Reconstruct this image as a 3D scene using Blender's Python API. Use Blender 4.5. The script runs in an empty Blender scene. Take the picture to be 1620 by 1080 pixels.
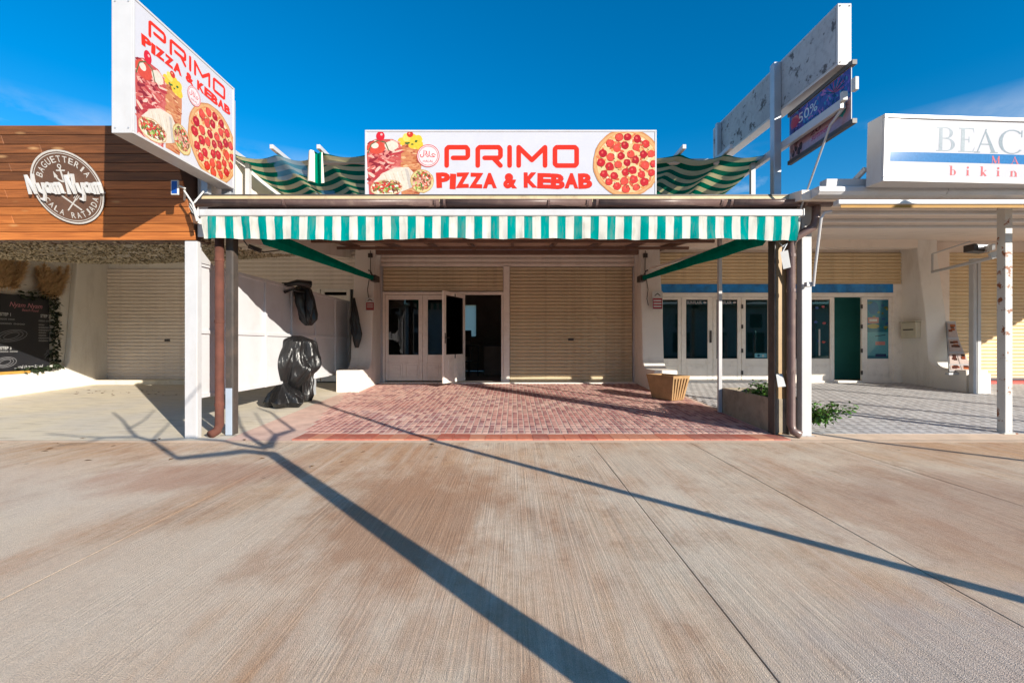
import bpy, bmesh, math, random
from mathutils import Vector, Matrix, noise as mnoise

R = math.radians
scene = bpy.context.scene
col = scene.collection
rnd = random.Random(7)

# ------------------------------------------------------------------ camera
CX, CY, F, H = 812.0, 545.0, 720.0, 1.2
cd = bpy.data.cameras.new('camera'); cam = bpy.data.objects.new('camera', cd); col.objects.link(cam)
cd.sensor_width = 36; cd.lens = 16.0; cd.clip_start = 0.05; cd.clip_end = 3000
cam.location = (0, 0, H); cam.rotation_euler = (R(90), 0, 0)
cd.shift_x = -(CX-810)/1620; cd.shift_y = (CY-540)/1620
scene.camera = cam

# ------------------------------------------------------------------ light
AZ = Vector((-0.692, 0.722)).normalized()          # where shadows fall on the ground
ELEV = R(17.6)
SUN_DIR = Vector((AZ.x*math.cos(ELEV), AZ.y*math.cos(ELEV), -math.sin(ELEV)))
world = bpy.data.worlds.new('World'); scene.world = world; world.use_nodes = True
wn = world.node_tree; wn.nodes.clear()
w_out = wn.nodes.new('ShaderNodeOutputWorld'); w_bg = wn.nodes.new('ShaderNodeBackground')
w_sky = wn.nodes.new('ShaderNodeTexSky'); w_sky.sky_type = 'NISHITA'; w_sky.sun_disc = False
w_sky.sun_elevation = ELEV; w_sky.sun_rotation = math.atan2(-AZ.x, -AZ.y)
w_sky.air_density = 1.0; w_sky.dust_density = 0.0; w_sky.ozone_density = 3.0; w_sky.altitude = 100
w_bg.inputs['Strength'].default_value = 0.058
w_tc = wn.nodes.new('ShaderNodeTexCoord'); w_sep = wn.nodes.new('ShaderNodeSeparateXYZ')
w_map = wn.nodes.new('ShaderNodeMapping'); w_map.inputs['Scale'].default_value = (3.2, 3.2, 7.5); w_map.inputs['Location'].default_value = (7, 3, 1)
w_no = wn.nodes.new('ShaderNodeTexNoise'); w_no.inputs['Scale'].default_value = 1.0; w_no.inputs['Detail'].default_value = 7; w_no.inputs['Roughness'].default_value = 0.58
w_r1 = wn.nodes.new('ShaderNodeMapRange'); w_r1.inputs['From Min'].default_value = 0.47; w_r1.inputs['From Max'].default_value = 0.60
w_r2 = wn.nodes.new('ShaderNodeMapRange'); w_r2.inputs['From Min'].default_value = 0.365; w_r2.inputs['From Max'].default_value = 0.27
w_mul = wn.nodes.new('ShaderNodeMath'); w_mul.operation = 'MULTIPLY'
w_mul2 = wn.nodes.new('ShaderNodeMath'); w_mul2.operation = 'MULTIPLY'; w_mul2.inputs[1].default_value = 0.85
w_mix = wn.nodes.new('ShaderNodeMix'); w_mix.data_type = 'RGBA'
w_mix.inputs['B'].default_value = (8.6, 9.4, 10.6, 1)
w_hsv = wn.nodes.new('ShaderNodeHueSaturation'); w_hsv.inputs['Saturation'].default_value = 1.42; w_hsv.inputs['Hue'].default_value = 0.498; w_hsv.inputs['Value'].default_value = 2.0
L = wn.links.new
L(w_tc.outputs['Generated'], w_map.inputs['Vector']); L(w_map.outputs['Vector'], w_no.inputs['Vector'])
L(w_tc.outputs['Generated'], w_sep.inputs[0]); L(w_no.outputs['Fac'], w_r1.inputs['Value']); L(w_sep.outputs['Z'], w_r2.inputs['Value'])
L(w_r1.outputs['Result'], w_mul.inputs[0]); L(w_r2.outputs['Result'], w_mul.inputs[1]); L(w_mul.outputs[0], w_mul2.inputs[0])
L(w_mul2.outputs[0], w_mix.inputs['Factor']); L(w_sky.outputs['Color'], w_hsv.inputs['Color']); L(w_hsv.outputs['Color'], w_mix.inputs['A'])
L(w_mix.outputs['Result'], w_bg.inputs['Color']); L(w_bg.outputs[0], w_out.inputs['Surface'])
sd = bpy.data.lights.new('sun', 'SUN'); sun = bpy.data.objects.new('sun', sd); col.objects.link(sun)
sd.energy = 5.0; sd.angle = R(0.36); sd.color = (1.0, 0.92, 0.80)
sun.rotation_euler = SUN_DIR.to_track_quat('-Z', 'Y').to_euler(); sun.location = (8, -8, 12)
vs = scene.view_settings
vs.view_transform = 'Standard'; vs.look = 'None'; vs.exposure = 0.70; vs.gamma = 1.0; vs.use_curve_mapping = False
scene.render.engine = 'CYCLES'
scene.cycles.max_bounces = 10; scene.cycles.diffuse_bounces = 5; scene.cycles.transparent_max_bounces = 16
scene.cycles.use_denoising = True; scene.cycles.caustics_reflective = False; scene.cycles.caustics_refractive = False

# ------------------------------------------------------------------ helpers
def at(x, y, Y):
    "pixel of the photograph at depth Y -> point in the place"
    return Vector(((x-CX)/F*Y, Y, H-(y-CY)/F*Y))
def gz(Y):
    "height of the terraces, which rise gently from the street to the shop fronts"
    return max(0.0, min(0.25, (Y-5.7)*0.045))
def ground_at(x, y):
    Y = 5.0
    for _ in range(40):
        Y = (H-gz(Y))*F/(y-CY)
    return Vector(((x-CX)/F*Y, Y, gz(Y)))

ORG = {}
def tag(o, label=None, cat=None, group=None, kind=None):
    if label: o['label'] = label
    if cat: o['category'] = cat
    if group: o['group'] = group
    if kind: o['kind'] = kind
    return o
def thing(name, loc, label, cat, group=None):
    o = bpy.data.objects.new(name, None); col.objects.link(o); o.location = loc; o.empty_display_size = 0.2
    ORG[o.name] = Vector(loc)
    return tag(o, label, cat, group)
def org(p):
    return ORG[p.name] if p is not None and p.name in ORG else Vector((0, 0, 0))
def link_mesh(name, me, parent=None, loc=(0, 0, 0), rot=None, scale=None):
    o = bpy.data.objects.new(name, me); col.objects.link(o)
    o.location = loc
    if rot: o.rotation_euler = rot
    if scale: o.scale = scale
    if parent is not None: o.parent = parent
    return o

class MB:
    def __init__(s): s.v = []; s.f = []; s.m = []; s.c = []
    def add(s, vs_, fs, m=0, c=None):
        b = len(s.v); s.v += [tuple(p) for p in vs_]
        for f in fs: s.f.append(tuple(b+i for i in f)); s.m.append(m); s.c.append(c)
    def box(s, x0, x1, y0, y1, z0, z1, m=0):
        x0, x1 = min(x0, x1), max(x0, x1); y0, y1 = min(y0, y1), max(y0, y1); z0, z1 = min(z0, z1), max(z0, z1)
        s.add([(x0,y0,z0),(x1,y0,z0),(x1,y1,z0),(x0,y1,z0),(x0,y0,z1),(x1,y0,z1),(x1,y1,z1),(x0,y1,z1)],
              [(0,3,2,1),(4,5,6,7),(0,1,5,4),(1,2,6,5),(2,3,7,6),(3,0,4,7)], m)
        return s
    def hexa(s, p, m=0):
        "eight corners: bottom four counter-clockwise seen from above, then top four"
        s.add(p, [(0,3,2,1),(4,5,6,7),(0,1,5,4),(1,2,6,5),(2,3,7,6),(3,0,4,7)], m); return s
    def prism(s, prof, axis, a, b, m=0):
        n = len(prof)
        def mk(t, p):
            return (t, p[0], p[1]) if axis == 'x' else ((p[0], t, p[1]) if axis == 'y' else (p[0], p[1], t))
        vv = [mk(a, p) for p in prof]+[mk(b, p) for p in prof]
        s.add(vv, [tuple(range(n)), tuple(range(2*n-1, n-1, -1))]+[(i, n+i, n+(i+1) % n, (i+1) % n) for i in range(n)], m); return s
    def tube(s, pts, rad, n=8, m=0, cap=True):
        pts = [Vector(p) for p in pts]
        rad = rad if isinstance(rad, (list, tuple)) else [rad]*len(pts)
        rings = []; up = None
        for i, p in enumerate(pts):
            d = (pts[min(i+1, len(pts)-1)]-pts[max(i-1, 0)]).normalized()
            if up is None:
                up = Vector((0, 0, 1)) if abs(d.z) < 0.9 else Vector((0, 1, 0))
            a = (up-d*up.dot(d)).normalized(); b = d.cross(a); up = a
            rings.append([p+(a*math.cos(2*math.pi*k/n)+b*math.sin(2*math.pi*k/n))*rad[i] for k in range(n)])
        vv = [q for r in rings for q in r]; ff = []
        for i in range(len(rings)-1):
            for k in range(n):
                ff.append((i*n+k, i*n+(k+1) % n, (i+1)*n+(k+1) % n, (i+1)*n+k))
        if cap:
            ff.append(tuple(range(n-1, -1, -1))); ff.append(tuple((len(rings)-1)*n+k for k in range(n)))
        s.add(vv, ff, m); return s
    def bar(s, p, q, w, h, m=0, up=(0, 0, 1)):
        p, q = Vector(p), Vector(q); d = (q-p).normalized(); u = Vector(up)
        a = d.cross(u).normalized()*w/2; b = a.cross(d).normalized()*h/2
        s.hexa([p-a-b, p+a-b, q+a-b, q-a-b, p-a+b, p+a+b, q+a+b, q-a+b], m); return s
    def mesh(s, name, mats, o=Vector((0, 0, 0)), smooth=False):
        me = bpy.data.meshes.new(name)
        me.from_pydata([(v[0]-o[0], v[1]-o[1], v[2]-o[2]) for v in s.v], [], s.f)
        for m in (mats if isinstance(mats, (list, tuple)) else [mats]): me.materials.append(m)
        me.polygons.foreach_set('material_index', s.m)
        if smooth: me.polygons.foreach_set('use_smooth', [True]*len(s.f))
        if any(c is not None for c in s.c):
            ca = me.color_attributes.new('Col', 'FLOAT_COLOR', 'CORNER'); data = []
            for poly, c in zip(me.polygons, s.c): data += list((c or (1, 1, 1))[:3])+[1.0] if len(poly.vertices) == 0 else (list((c or (1, 1, 1))[:3])+[1.0])*len(poly.vertices)
            ca.data.foreach_set('color', data)
        me.update()
        return me
    def build(s, name, mats, parent=None, smooth=False, bevel=0.0, fix=False):
        me = s.mesh(name, mats, org(parent), smooth)
        if fix:
            bm = bmesh.new(); bm.from_mesh(me); bmesh.ops.recalc_face_normals(bm, faces=bm.faces); bm.to_mesh(me); bm.free()
        o = link_mesh(name, me, parent)
        if parent is not None: ORG[o.name] = org(parent)
        if bevel:
            b = o.modifiers.new('bevel', 'BEVEL'); b.width = bevel; b.segments = 2; b.limit_method = 'ANGLE'; b.angle_limit = R(40)
        return o

def S(r, g, b):
    "sRGB 0-255 -> linear"
    f = lambda c: (c/255/12.92) if c/255 <= 0.04045 else ((c/255+0.055)/1.055)**2.4
    return (f(r), f(g), f(b))

# ------------------------------------------------------------------ materials
def base_mat(name):
    m = bpy.data.materials.new(name); m.use_nodes = True
    return m, m.node_tree, m.node_tree.nodes['Principled BSDF']
def ramp(nt, stops):
    r = nt.nodes.new('ShaderNodeValToRGB'); e = r.color_ramp.elements
    while len(e) < len(stops): e.new(0.5)
    for el, (p, c) in zip(e, stops): el.position = p; el.color = (*c[:3], 1)
    return r
def noise_node(nt, scale, detail=5, rough=0.6, stretch=None, coord='Object', off=(0, 0, 0)):
    tc = nt.nodes.new('ShaderNodeTexCoord'); n = nt.nodes.new('ShaderNodeTexNoise')
    mp = nt.nodes.new('ShaderNodeMapping'); mp.inputs['Location'].default_value = off
    if stretch: mp.inputs['Scale'].default_value = stretch
    nt.links.new(tc.outputs[coord], mp.inputs['Vector']); nt.links.new(mp.outputs['Vector'], n.inputs['Vector'])
    n.inputs['Scale'].default_value = scale; n.inputs['Detail'].default_value = detail; n.inputs['Roughness'].default_value = rough
    return n
def mixc(nt, fac, a, b, blend='MIX'):
    m = nt.nodes.new('ShaderNodeMix'); m.data_type = 'RGBA'; m.blend_type = blend
    for sock, v in (('Factor', fac), ('A', a), ('B', b)):
        if hasattr(v, 'links') or hasattr(v, 'is_linked'): nt.links.new(v, m.inputs[sock])
        elif isinstance(v, tuple): m.inputs[sock].default_value = (*v[:3], 1)
        else: m.inputs[sock].default_value = v
    return m.outputs['Result']
def rng(nt, val, a, b, c=0.0, d=1.0):
    m = nt.nodes.new('ShaderNodeMapRange'); nt.links.new(val, m.inputs['Value'])
    for k, v in zip(('From Min', 'From Max', 'To Min', 'To Max'), (a, b, c, d)): m.inputs[k].default_value = v
    return m.outputs['Result']
def bump(nt, bs, h, strength=0.3, dist=0.01):
    b = nt.nodes.new('ShaderNodeBump'); b.inputs['Strength'].default_value = strength; b.inputs['Distance'].default_value = dist
    nt.links.new(h, b.inputs['Height']); nt.links.new(b.outputs['Normal'], bs.inputs['Normal'])
def mat(name, c, rough=0.6, var=0.12, scale=6, metal=0.0, bmp=0.0, bscale=60, dirt=None, dirt_amt=0.3, dirt_scale=3.0, spec=0.5, obj_var=0.0, streak=False):
    m, nt, bs = base_mat(name)
    n = noise_node(nt, scale)
    lo = tuple(max(0, x*(1-var)) for x in c); hi = tuple(min(1, x*(1+var)) for x in c)
    out = mixc(nt, rng(nt, n.outputs['Fac'], 0.3, 0.7), lo, hi)
    if dirt:
        d = noise_node(nt, dirt_scale, 8, 0.68, off=(3, 1, 2), stretch=(1, 1, 0.25) if streak else None)
        out = mixc(nt, rng(nt, d.outputs['Fac'], 0.52, 0.72, 0, dirt_amt), out, dirt)
    if obj_var:
        oi = nt.nodes.new('ShaderNodeObjectInfo')
        out = mixc(nt, 1.0, out, mixc(nt, oi.outputs['Random'], (1-obj_var,)*3, (1.0,)*3), 'MULTIPLY')
    nt.links.new(out, bs.inputs['Base Color'])
    bs.inputs['Roughness'].default_value = rough; bs.inputs['Metallic'].default_value = metal; bs.inputs['Specular IOR Level'].default_value = spec
    if bmp:
        b = noise_node(nt, bscale, 6, 0.65); bump(nt, bs, b.outputs['Fac'], bmp, 0.006)
    return m
def glass(name, tint, rough=0.02, refl=1.0):
    m = bpy.data.materials.new(name); m.use_nodes = True; nt = m.node_tree; nt.nodes.clear()
    o = nt.nodes.new('ShaderNodeOutputMaterial'); t = nt.nodes.new('ShaderNodeBsdfTransparent'); g = nt.nodes.new('ShaderNodeBsdfGlossy')
    f = nt.nodes.new('ShaderNodeFresnel'); f.inputs['IOR'].default_value = 1.5; x = nt.nodes.new('ShaderNodeMixShader')
    t.inputs['Color'].default_value = (*tint, 1); g.inputs['Roughness'].default_value = rough; g.inputs['Color'].default_value = (refl, refl, refl, 1)
    nt.links.new(f.outputs[0], x.inputs[0]); nt.links.new(t.outputs[0], x.inputs[1]); nt.links.new(g.outputs[0], x.inputs[2]); nt.links.new(x.outputs[0], o.inputs['Surface'])
    return m
def cloth(name, color_fn, trans=0.3, rough=0.8):
    "woven cloth: diffuse plus light coming through it"
    m = bpy.data.materials.new(name); m.use_nodes = True; nt = m.node_tree; nt.nodes.clear()
    o = nt.nodes.new('ShaderNodeOutputMaterial'); d = nt.nodes.new('ShaderNodeBsdfDiffuse'); t = nt.nodes.new('ShaderNodeBsdfTranslucent'); x = nt.nodes.new('ShaderNodeMixShader')
    x.inputs[0].default_value = trans; c = color_fn(nt)
    nt.links.new(c, d.inputs['Color']); nt.links.new(c, t.inputs['Color'])
    nt.links.new(d.outputs[0], x.inputs[1]); nt.links.new(t.outputs[0], x.inputs[2]); nt.links.new(x.outputs[0], o.inputs['Surface'])
    return m
def stripe_fac(nt, axis, period, phase, duty=0.5):
    tc = nt.nodes.new('ShaderNodeTexCoord'); sp = nt.nodes.new('ShaderNodeSeparateXYZ'); nt.links.new(tc.outputs['UV'] if axis == 'UV' else tc.outputs['Object'], sp.inputs[0])
    a = nt.nodes.new('ShaderNodeMath'); a.operation = 'ADD'; a.inputs[1].default_value = phase
    nt.links.new(sp.outputs['X' if axis == 'UV' else axis], a.inputs[0])
    d = nt.nodes.new('ShaderNodeMath'); d.operation = 'DIVIDE'; d.inputs[1].default_value = period; nt.links.new(a.outputs[0], d.inputs[0])
    f = nt.nodes.new('ShaderNodeMath'); f.operation = 'FRACT'; nt.links.new(d.outputs[0], f.inputs[0])
    g = nt.nodes.new('ShaderNodeMath'); g.operation = 'GREATER_THAN'; g.inputs[1].default_value = duty; nt.links.new(f.outputs[0], g.inputs[0])
    return g.outputs[0]

def street_mat():
    m, nt, bs = base_mat('broomed_concrete')
    warp = noise_node(nt, 0.8, 4, 0.6, off=(9, 3, 0)); big = noise_node(nt, 0.33, 7, 0.66, off=(1.7, 0.4, 0)); mid = noise_node(nt, 1.1, 9, 0.70, stretch=(1.0, 0.45, 1), off=(4, 2, 0))
    nt.links.new(mixc(nt, 0.35, noise_node(nt, 1, 1).inputs['Vector'].links[0].from_socket, warp.outputs['Color']), big.inputs['Vector'])
    fine = noise_node(nt, 34, 5, 0.75); strip = noise_node(nt, 1.0, 5, 0.65, stretch=(80, 0.8, 1)); grit = noise_node(nt, 210, 2, 0.6); blot = noise_node(nt, 4.2, 9, 0.75, stretch=(1, 0.6, 1), off=(2, 7, 0))
    strip2 = noise_node(nt, 1.0, 4, 0.6, stretch=(9, 0.35, 1), off=(2, 0, 0)); where = noise_node(nt, 0.5, 4, 0.6, off=(6, 1, 3))
    c = mixc(nt, rng(nt, big.outputs['Fac'], 0.42, 0.56), S(230, 188, 148), S(248, 228, 202))
    c = mixc(nt, rng(nt, mid.outputs['Fac'], 0.44, 0.66, 0, 0.85), c, S(216, 166, 128))
    c = mixc(nt, rng(nt, blot.outputs['Fac'], 0.50, 0.66, 0, 0.55), c, S(184, 138, 104))
    c = mixc(nt, rng(nt, strip2.outputs['Fac'], 0.45, 0.72, 0, 0.45), c, S(252, 236, 214))
    pale = noise_node(nt, 0.7, 8, 0.7, stretch=(1, 0.5, 1), off=(12, 5, 1)); c = mixc(nt, rng(nt, pale.outputs['Fac'], 0.50, 0.62, 0, 0.75), c, S(250, 230, 204))
    def patch(cx_, cy_, rx_, ry_, soft=0.5):
        tc = nt.nodes.new('ShaderNodeTexCoord'); mp = nt.nodes.new('ShaderNodeMapping'); mp.vector_type = 'TEXTURE'; mp.inputs['Location'].default_value = (cx_, cy_, 0); mp.inputs['Scale'].default_value = (rx_, ry_, 1)
        nt.links.new(tc.outputs['Object'], mp.inputs['Vector']); ln = nt.nodes.new('ShaderNodeVectorMath'); ln.operation = 'LENGTH'; nt.links.new(mp.outputs['Vector'], ln.inputs[0])
        nz_ = noise_node(nt, 1.7, 8, 0.68, stretch=(1, 0.5, 1), off=(cx_, cy_, 0)); ad_ = nt.nodes.new('ShaderNodeMath'); ad_.operation = 'ADD'; nt.links.new(ln.outputs['Value'], ad_.inputs[0]); nt.links.new(rng(nt, nz_.outputs['Fac'], 0.2, 0.8, -0.7, 0.7), ad_.inputs[1])
        return rng(nt, ad_.outputs[0], 1.0, 1.0-soft, 0.0, 1.0)
    def put(c, f, amt, colr):
        q = nt.nodes.new('ShaderNodeMath'); q.operation = 'MULTIPLY'; q.inputs[1].default_value = amt; nt.links.new(f, q.inputs[0]); return mixc(nt, q.outputs[0], c, colr)
    worn1, worn2 = patch(-1.75, 2.3, 1.15, 1.3), patch(-4.6, 3.9, 2.2, 1.0)
    c = put(c, worn1, 0.7, S(246, 224, 198)); c = put(c, worn2, 0.6, S(242, 222, 200)); c = put(c, patch(-0.7, 3.3, 0.9, 1.5), 0.75, S(198, 148, 110)); c = put(c, patch(-2.9, 4.2, 1.3, 0.6), 0.6, S(206, 156, 128)); c = put(c, patch(3.4, 3.2, 1.6, 1.5), 0.5, S(196, 156, 132)); c = put(c, patch(2.0, 1.6, 1.2, 0.8), 0.6, S(214, 200, 190))
    worn = nt.nodes.new('ShaderNodeMath'); worn.operation = 'MAXIMUM'; nt.links.new(worn1, worn.inputs[0]); nt.links.new(worn2, worn.inputs[1])
    st = mixc(nt, rng(nt, strip.outputs['Fac'], 0.34, 0.66), (0.64,)*3, (1.08,)*3)
    c = mixc(nt, rng(nt, where.outputs['Fac'], 0.38, 0.58, 0.15, 0.9), c, mixc(nt, 1.0, c, mixc(nt, worn.outputs[0], st, (0.92,)*3), 'MULTIPLY'))
    c = mixc(nt, 1.0, c, mixc(nt, rng(nt, fine.outputs['Fac'], 0.3, 0.7), (0.80,)*3, (1.0,)*3), 'MULTIPLY')
    c = mixc(nt, 1.0, c, mixc(nt, rng(nt, grit.outputs['Fac'], 0.36, 0.64), (0.70,)*3, (1.08,)*3), 'MULTIPLY')
    # dropped gum and oil spots
    tcv = nt.nodes.new('ShaderNodeTexCoord'); vo = nt.nodes.new('ShaderNodeTexVoronoi'); vo.inputs['Scale'].default_value = 1.9; nt.links.new(tcv.outputs['Object'], vo.inputs['Vector'])
    c = mixc(nt, rng(nt, vo.outputs['Distance'], 0.028, 0.045, 0.55, 0.0), c, S(96, 78, 66))
    nt.links.new(c, bs.inputs['Base Color']); bs.inputs['Roughness'].default_value = 0.85
    h = nt.nodes.new('ShaderNodeMath'); h.operation = 'ADD'; nt.links.new(strip.outputs['Fac'], h.inputs[0]); nt.links.new(grit.outputs['Fac'], h.inputs[1])
    bump(nt, bs, h.outputs[0], 1.0, 0.008)
    return m
def streaked_floor_mat():
    m, nt, bs = base_mat('cream_stamped_concrete')
    a = noise_node(nt, 1.0, 6, 0.65, stretch=(2.2, 14, 1)); b = noise_node(nt, 0.9, 7, 0.6); g = noise_node(nt, 120, 3, 0.6)
    c = mixc(nt, rng(nt, b.outputs['Fac'], 0.35, 0.65), S(224, 212, 186), S(212, 204, 190))
    c = mixc(nt, rng(nt, a.outputs['Fac'], 0.5, 0.68, 0, 0.5), c, S(150, 136, 112))
    c = mixc(nt, rng(nt, g.outputs['Fac'], 0.3, 0.7, 0, 0.2), c, S(160, 150, 135))
    nt.links.new(c, bs.inputs['Base Color']); bs.inputs['Roughness'].default_value = 0.85; bump(nt, bs, a.outputs['Fac'], 0.3, 0.004)
    return m
def wood_mat(name, c1, c2, c3, objvar=0.4, rough=0.55):
    m, nt, bs = base_mat(name)
    tc = nt.nodes.new('ShaderNodeTexCoord'); oi = nt.nodes.new('ShaderNodeObjectInfo')
    ad = nt.nodes.new('ShaderNodeVectorMath'); ad.operation = 'MULTIPLY_ADD'
    nt.links.new(oi.outputs['Random'], ad.inputs[0]); ad.inputs[1].default_value = (17, 9, 31); nt.links.new(tc.outputs['Object'], ad.inputs[2])
    mp = nt.nodes.new('ShaderNodeMapping'); mp.inputs['Scale'].default_value = (0.9, 20, 20); nt.links.new(ad.outputs[0], mp.inputs['Vector'])
    n = nt.nodes.new('ShaderNodeTexNoise'); n.inputs['Scale'].default_value = 2.5; n.inputs['Detail'].default_value = 8; n.inputs['Distortion'].default_value = 0.6; nt.links.new(mp.outputs[0], n.inputs['Vector'])
    c = mixc(nt, rng(nt, n.outputs['Fac'], 0.3, 0.7), c1, c2)
    mp2 = nt.nodes.new('ShaderNodeMapping'); mp2.inputs['Scale'].default_value = (1.5, 6, 6); nt.links.new(ad.outputs[0], mp2.inputs['Vector'])
    vo = nt.nodes.new('ShaderNodeTexVoronoi'); vo.inputs['Scale'].default_value = 1.1; nt.links.new(mp2.outputs[0], vo.inputs['Vector'])
    c = mixc(nt, rng(nt, vo.outputs['Distance'], 0.04, 0.16, 1, 0), c, c3)
    c = mixc(nt, 1.0, c, mixc(nt, oi.outputs['Random'], (1-objvar,)*3, (1.0,)*3), 'MULTIPLY')
    nt.links.new(c, bs.inputs['Base Color']); bs.inputs['Roughness'].default_value = rough; bump(nt, bs, n.outputs['Fac'], 0.2, 0.004)
    return m
def print_mat(name, rough=0.14):
    m, nt, bs = base_mat(name); a = nt.nodes.new('ShaderNodeVertexColor'); a.layer_name = 'Col'
    n = noise_node(nt, 30, 6, 0.75)
    nt.links.new(mixc(nt, 1.0, a.outputs['Color'], mixc(nt, rng(nt, n.outputs['Fac'], 0.3, 0.7), (0.56,)*3, (0.76,)*3), 'MULTIPLY'), bs.inputs['Base Color'])
    bs.inputs['Roughness'].default_value = rough
    return m
def rusty_mat(name, c, amount=0.62, scale=5):
    m, nt, bs = base_mat(name)
    n = noise_node(nt, scale, 9, 0.7); n2 = noise_node(nt, 3, 5)
    c0 = mixc(nt, rng(nt, n2.outputs['Fac'], 0.3, 0.7), tuple(x*0.86 for x in c), c)
    nt.links.new(mixc(nt, rng(nt, n.outputs['Fac'], amount, amount+0.04), c0, S(128, 72, 36)), bs.inputs['Base Color'])
    bs.inputs['Roughness'].default_value = 0.6; bump(nt, bs, n.outputs['Fac'], 0.15, 0.004)
    return m

M = {}
M['street'] = street_mat(); M['cream_floor'] = streaked_floor_mat()
M['ground'] = mat('ground', S(150, 130, 112), 0.9, 0.2, 0.4)
M['white'] = mat('white_masonry_paint', S(226, 221, 213), 0.75, 0.05, 1.5, bmp=0.25, bscale=45, dirt=S(170, 158, 142), dirt_amt=0.45, dirt_scale=1.6, streak=True)
M['white_metal'] = mat('white_painted_metal', S(186, 186, 188), 0.35, 0.05, 4, dirt=S(170, 160, 150), dirt_amt=0.35, dirt_scale=5, streak=True)
M['panel_white'] = mat('white_panel', S(202, 202, 206), 0.4, 0.05, 2, dirt=S(185, 182, 180), dirt_amt=0.4, dirt_scale=2)
M['frame_cream'] = mat('cream_painted_frame', S(240, 232, 221), 0.45, 0.05, 4, dirt=S(160, 146, 130), dirt_amt=0.25, dirt_scale=6)
M['shutter'] = mat('tan_shutter_enamel', S(206, 190, 158), 0.5, 0.08, 2, dirt=S(130, 106, 74), dirt_amt=0.5, dirt_scale=4, obj_var=0.07)
M['shutter_warm'] = mat('ochre_shutter_enamel', S(224, 200, 160), 0.5, 0.08, 2, dirt=S(130, 98, 60), dirt_amt=0.3, dirt_scale=4, obj_var=0.07)
M['shutter_white'] = mat('offwhite_shutter_enamel', S(228, 216, 204), 0.5, 0.05, 2, dirt=S(160, 146, 132), dirt_amt=0.3, dirt_scale=4, obj_var=0.05)
M['brown_pvc'] = mat('brown_gutter_plastic', S(104, 84, 80), 0.35, 0.12, 5, dirt=S(150, 130, 118), dirt_amt=0.5, dirt_scale=7)
M['red_pipe'] = mat('red_brown_pipe', S(92, 52, 40), 0.85, 0.3, 6, dirt=S(80, 50, 40), dirt_amt=0.5, dirt_scale=5)
M['dark_steel'] = mat('dark_steel_paint', S(70, 64, 60), 0.5, 0.15, 6, dirt=S(112, 92, 78), dirt_amt=0.4, dirt_scale=6)
M['bronze_steel'] = mat('bronze_steel_paint', S(168, 138, 98), 0.5, 0.12, 5, dirt=S(96, 76, 56), dirt_amt=0.4, dirt_scale=5)
M['roof_edge'] = mat('cream_roof_sheet', S(196, 178, 140), 0.6, 0.12, 4, dirt=S(120, 98, 78), dirt_amt=0.6, dirt_scale=4)
M['roof_under'] = mat('brown_roof_boards', S(196, 166, 148), 0.8, 0.2, 3, dirt=S(150, 118, 100), dirt_amt=0.5, dirt_scale=3)
M['rafter'] = mat('brown_rafter_steel', S(112, 84, 70), 0.55, 0.15, 5, dirt=S(70, 52, 44), dirt_amt=0.4)
M['teal_cloth'] = cloth('teal_awning_cloth', lambda nt: mixc(nt, rng(nt, noise_node(nt, 6).outputs['Fac'], 0.3, 0.7), S(0, 104, 88), S(0, 124, 106)), 0.15)
def valance_col(nt):
    w = noise_node(nt, 5, 6, 0.65, stretch=(3, 1, 0.6)); f = stripe_fac(nt, 'X', 0.2085, 3.93, 0.5)
    a = mixc(nt, f, S(198, 198, 190), S(0, 134, 130))
    a = mixc(nt, rng(nt, w.outputs['Fac'], 0.50, 0.70, 0, 0.4), a, S(128, 128, 116)); return a
M['valance'] = cloth('green_and_white_striped_cloth', valance_col, 0.12)
def canvas_col(nt):
    w = noise_node(nt, 3, 6, 0.65); f = stripe_fac(nt, 'Y', 0.235, 0.03, 0.5)
    a = mixc(nt, f, S(205, 196, 150), S(0, 112, 84))
    b = noise_node(nt, 1.3, 3, 0.5, off=(3, 8, 0))
    a = mixc(nt, rng(nt, b.outputs['Fac'], 0.62, 0.64, 0, 0.6), a, S(120, 180, 215))
    return mixc(nt, rng(nt, w.outputs['Fac'], 0.5, 0.75, 0, 0.4), a, S(90, 90, 60))
M['canvas'] = cloth('striped_canvas', canvas_col, 0.5)
M['plank_dark'] = wood_mat('dark_pine', S(100, 60, 36), S(146, 90, 52), S(206, 160, 112))  # darkest pine tone, for the upper rows of the fascia
M['plank_mid'] = wood_mat('stained_pine_brown', S(134, 76, 38), S(182, 108, 56), S(214, 164, 108))
M['plank'] = wood_mat('stained_pine', S(168, 94, 44), S(216, 132, 66), S(226, 172, 112))
M['print'] = print_mat('printed_vinyl')
M['print_gloss'] = print_mat('glossy_print', 0.10); M['print_gloss'].node_tree.nodes['Principled BSDF'].inputs['Specular IOR Level'].default_value = 0.10
M['vinyl_gloss'] = mat('glossy_white_vinyl', S(184, 184, 189), 0.10, 0.03, 3, dirt=S(170, 172, 178), dirt_amt=0.3, dirt_scale=1.2, spec=0.10)
M['red_print'] = mat('red_print', S(238, 40, 22), 0.35, 0.03)
M['vinyl_white'] = mat('white_sign_vinyl', S(184, 184, 191), 0.12, 0.03, 3, dirt=S(190, 190, 198), dirt_amt=0.4, dirt_scale=1.2)
M['grey_peel'] = None
M['black_plastic'] = None
M['dark_room'] = mat('dark_interior_plaster', S(150, 138, 126), 0.9, 0.15, 2)
M['teal_room'] = mat('teal_interior_plaster', S(84, 184, 176), 0.8, 0.08, 2)
M['glass_dark'] = glass('shop_window_glass', (0.42, 0.44, 0.45))
M['glass_teal'] = glass('tinted_shop_glass', (0.30, 0.50, 0.52))
M['blue_strip'] = mat('blue_sea_print', S(16, 124, 196), 0.35, 0.4, 5, dirt=S(70, 160, 190), dirt_amt=0.6, dirt_scale=4)
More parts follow.
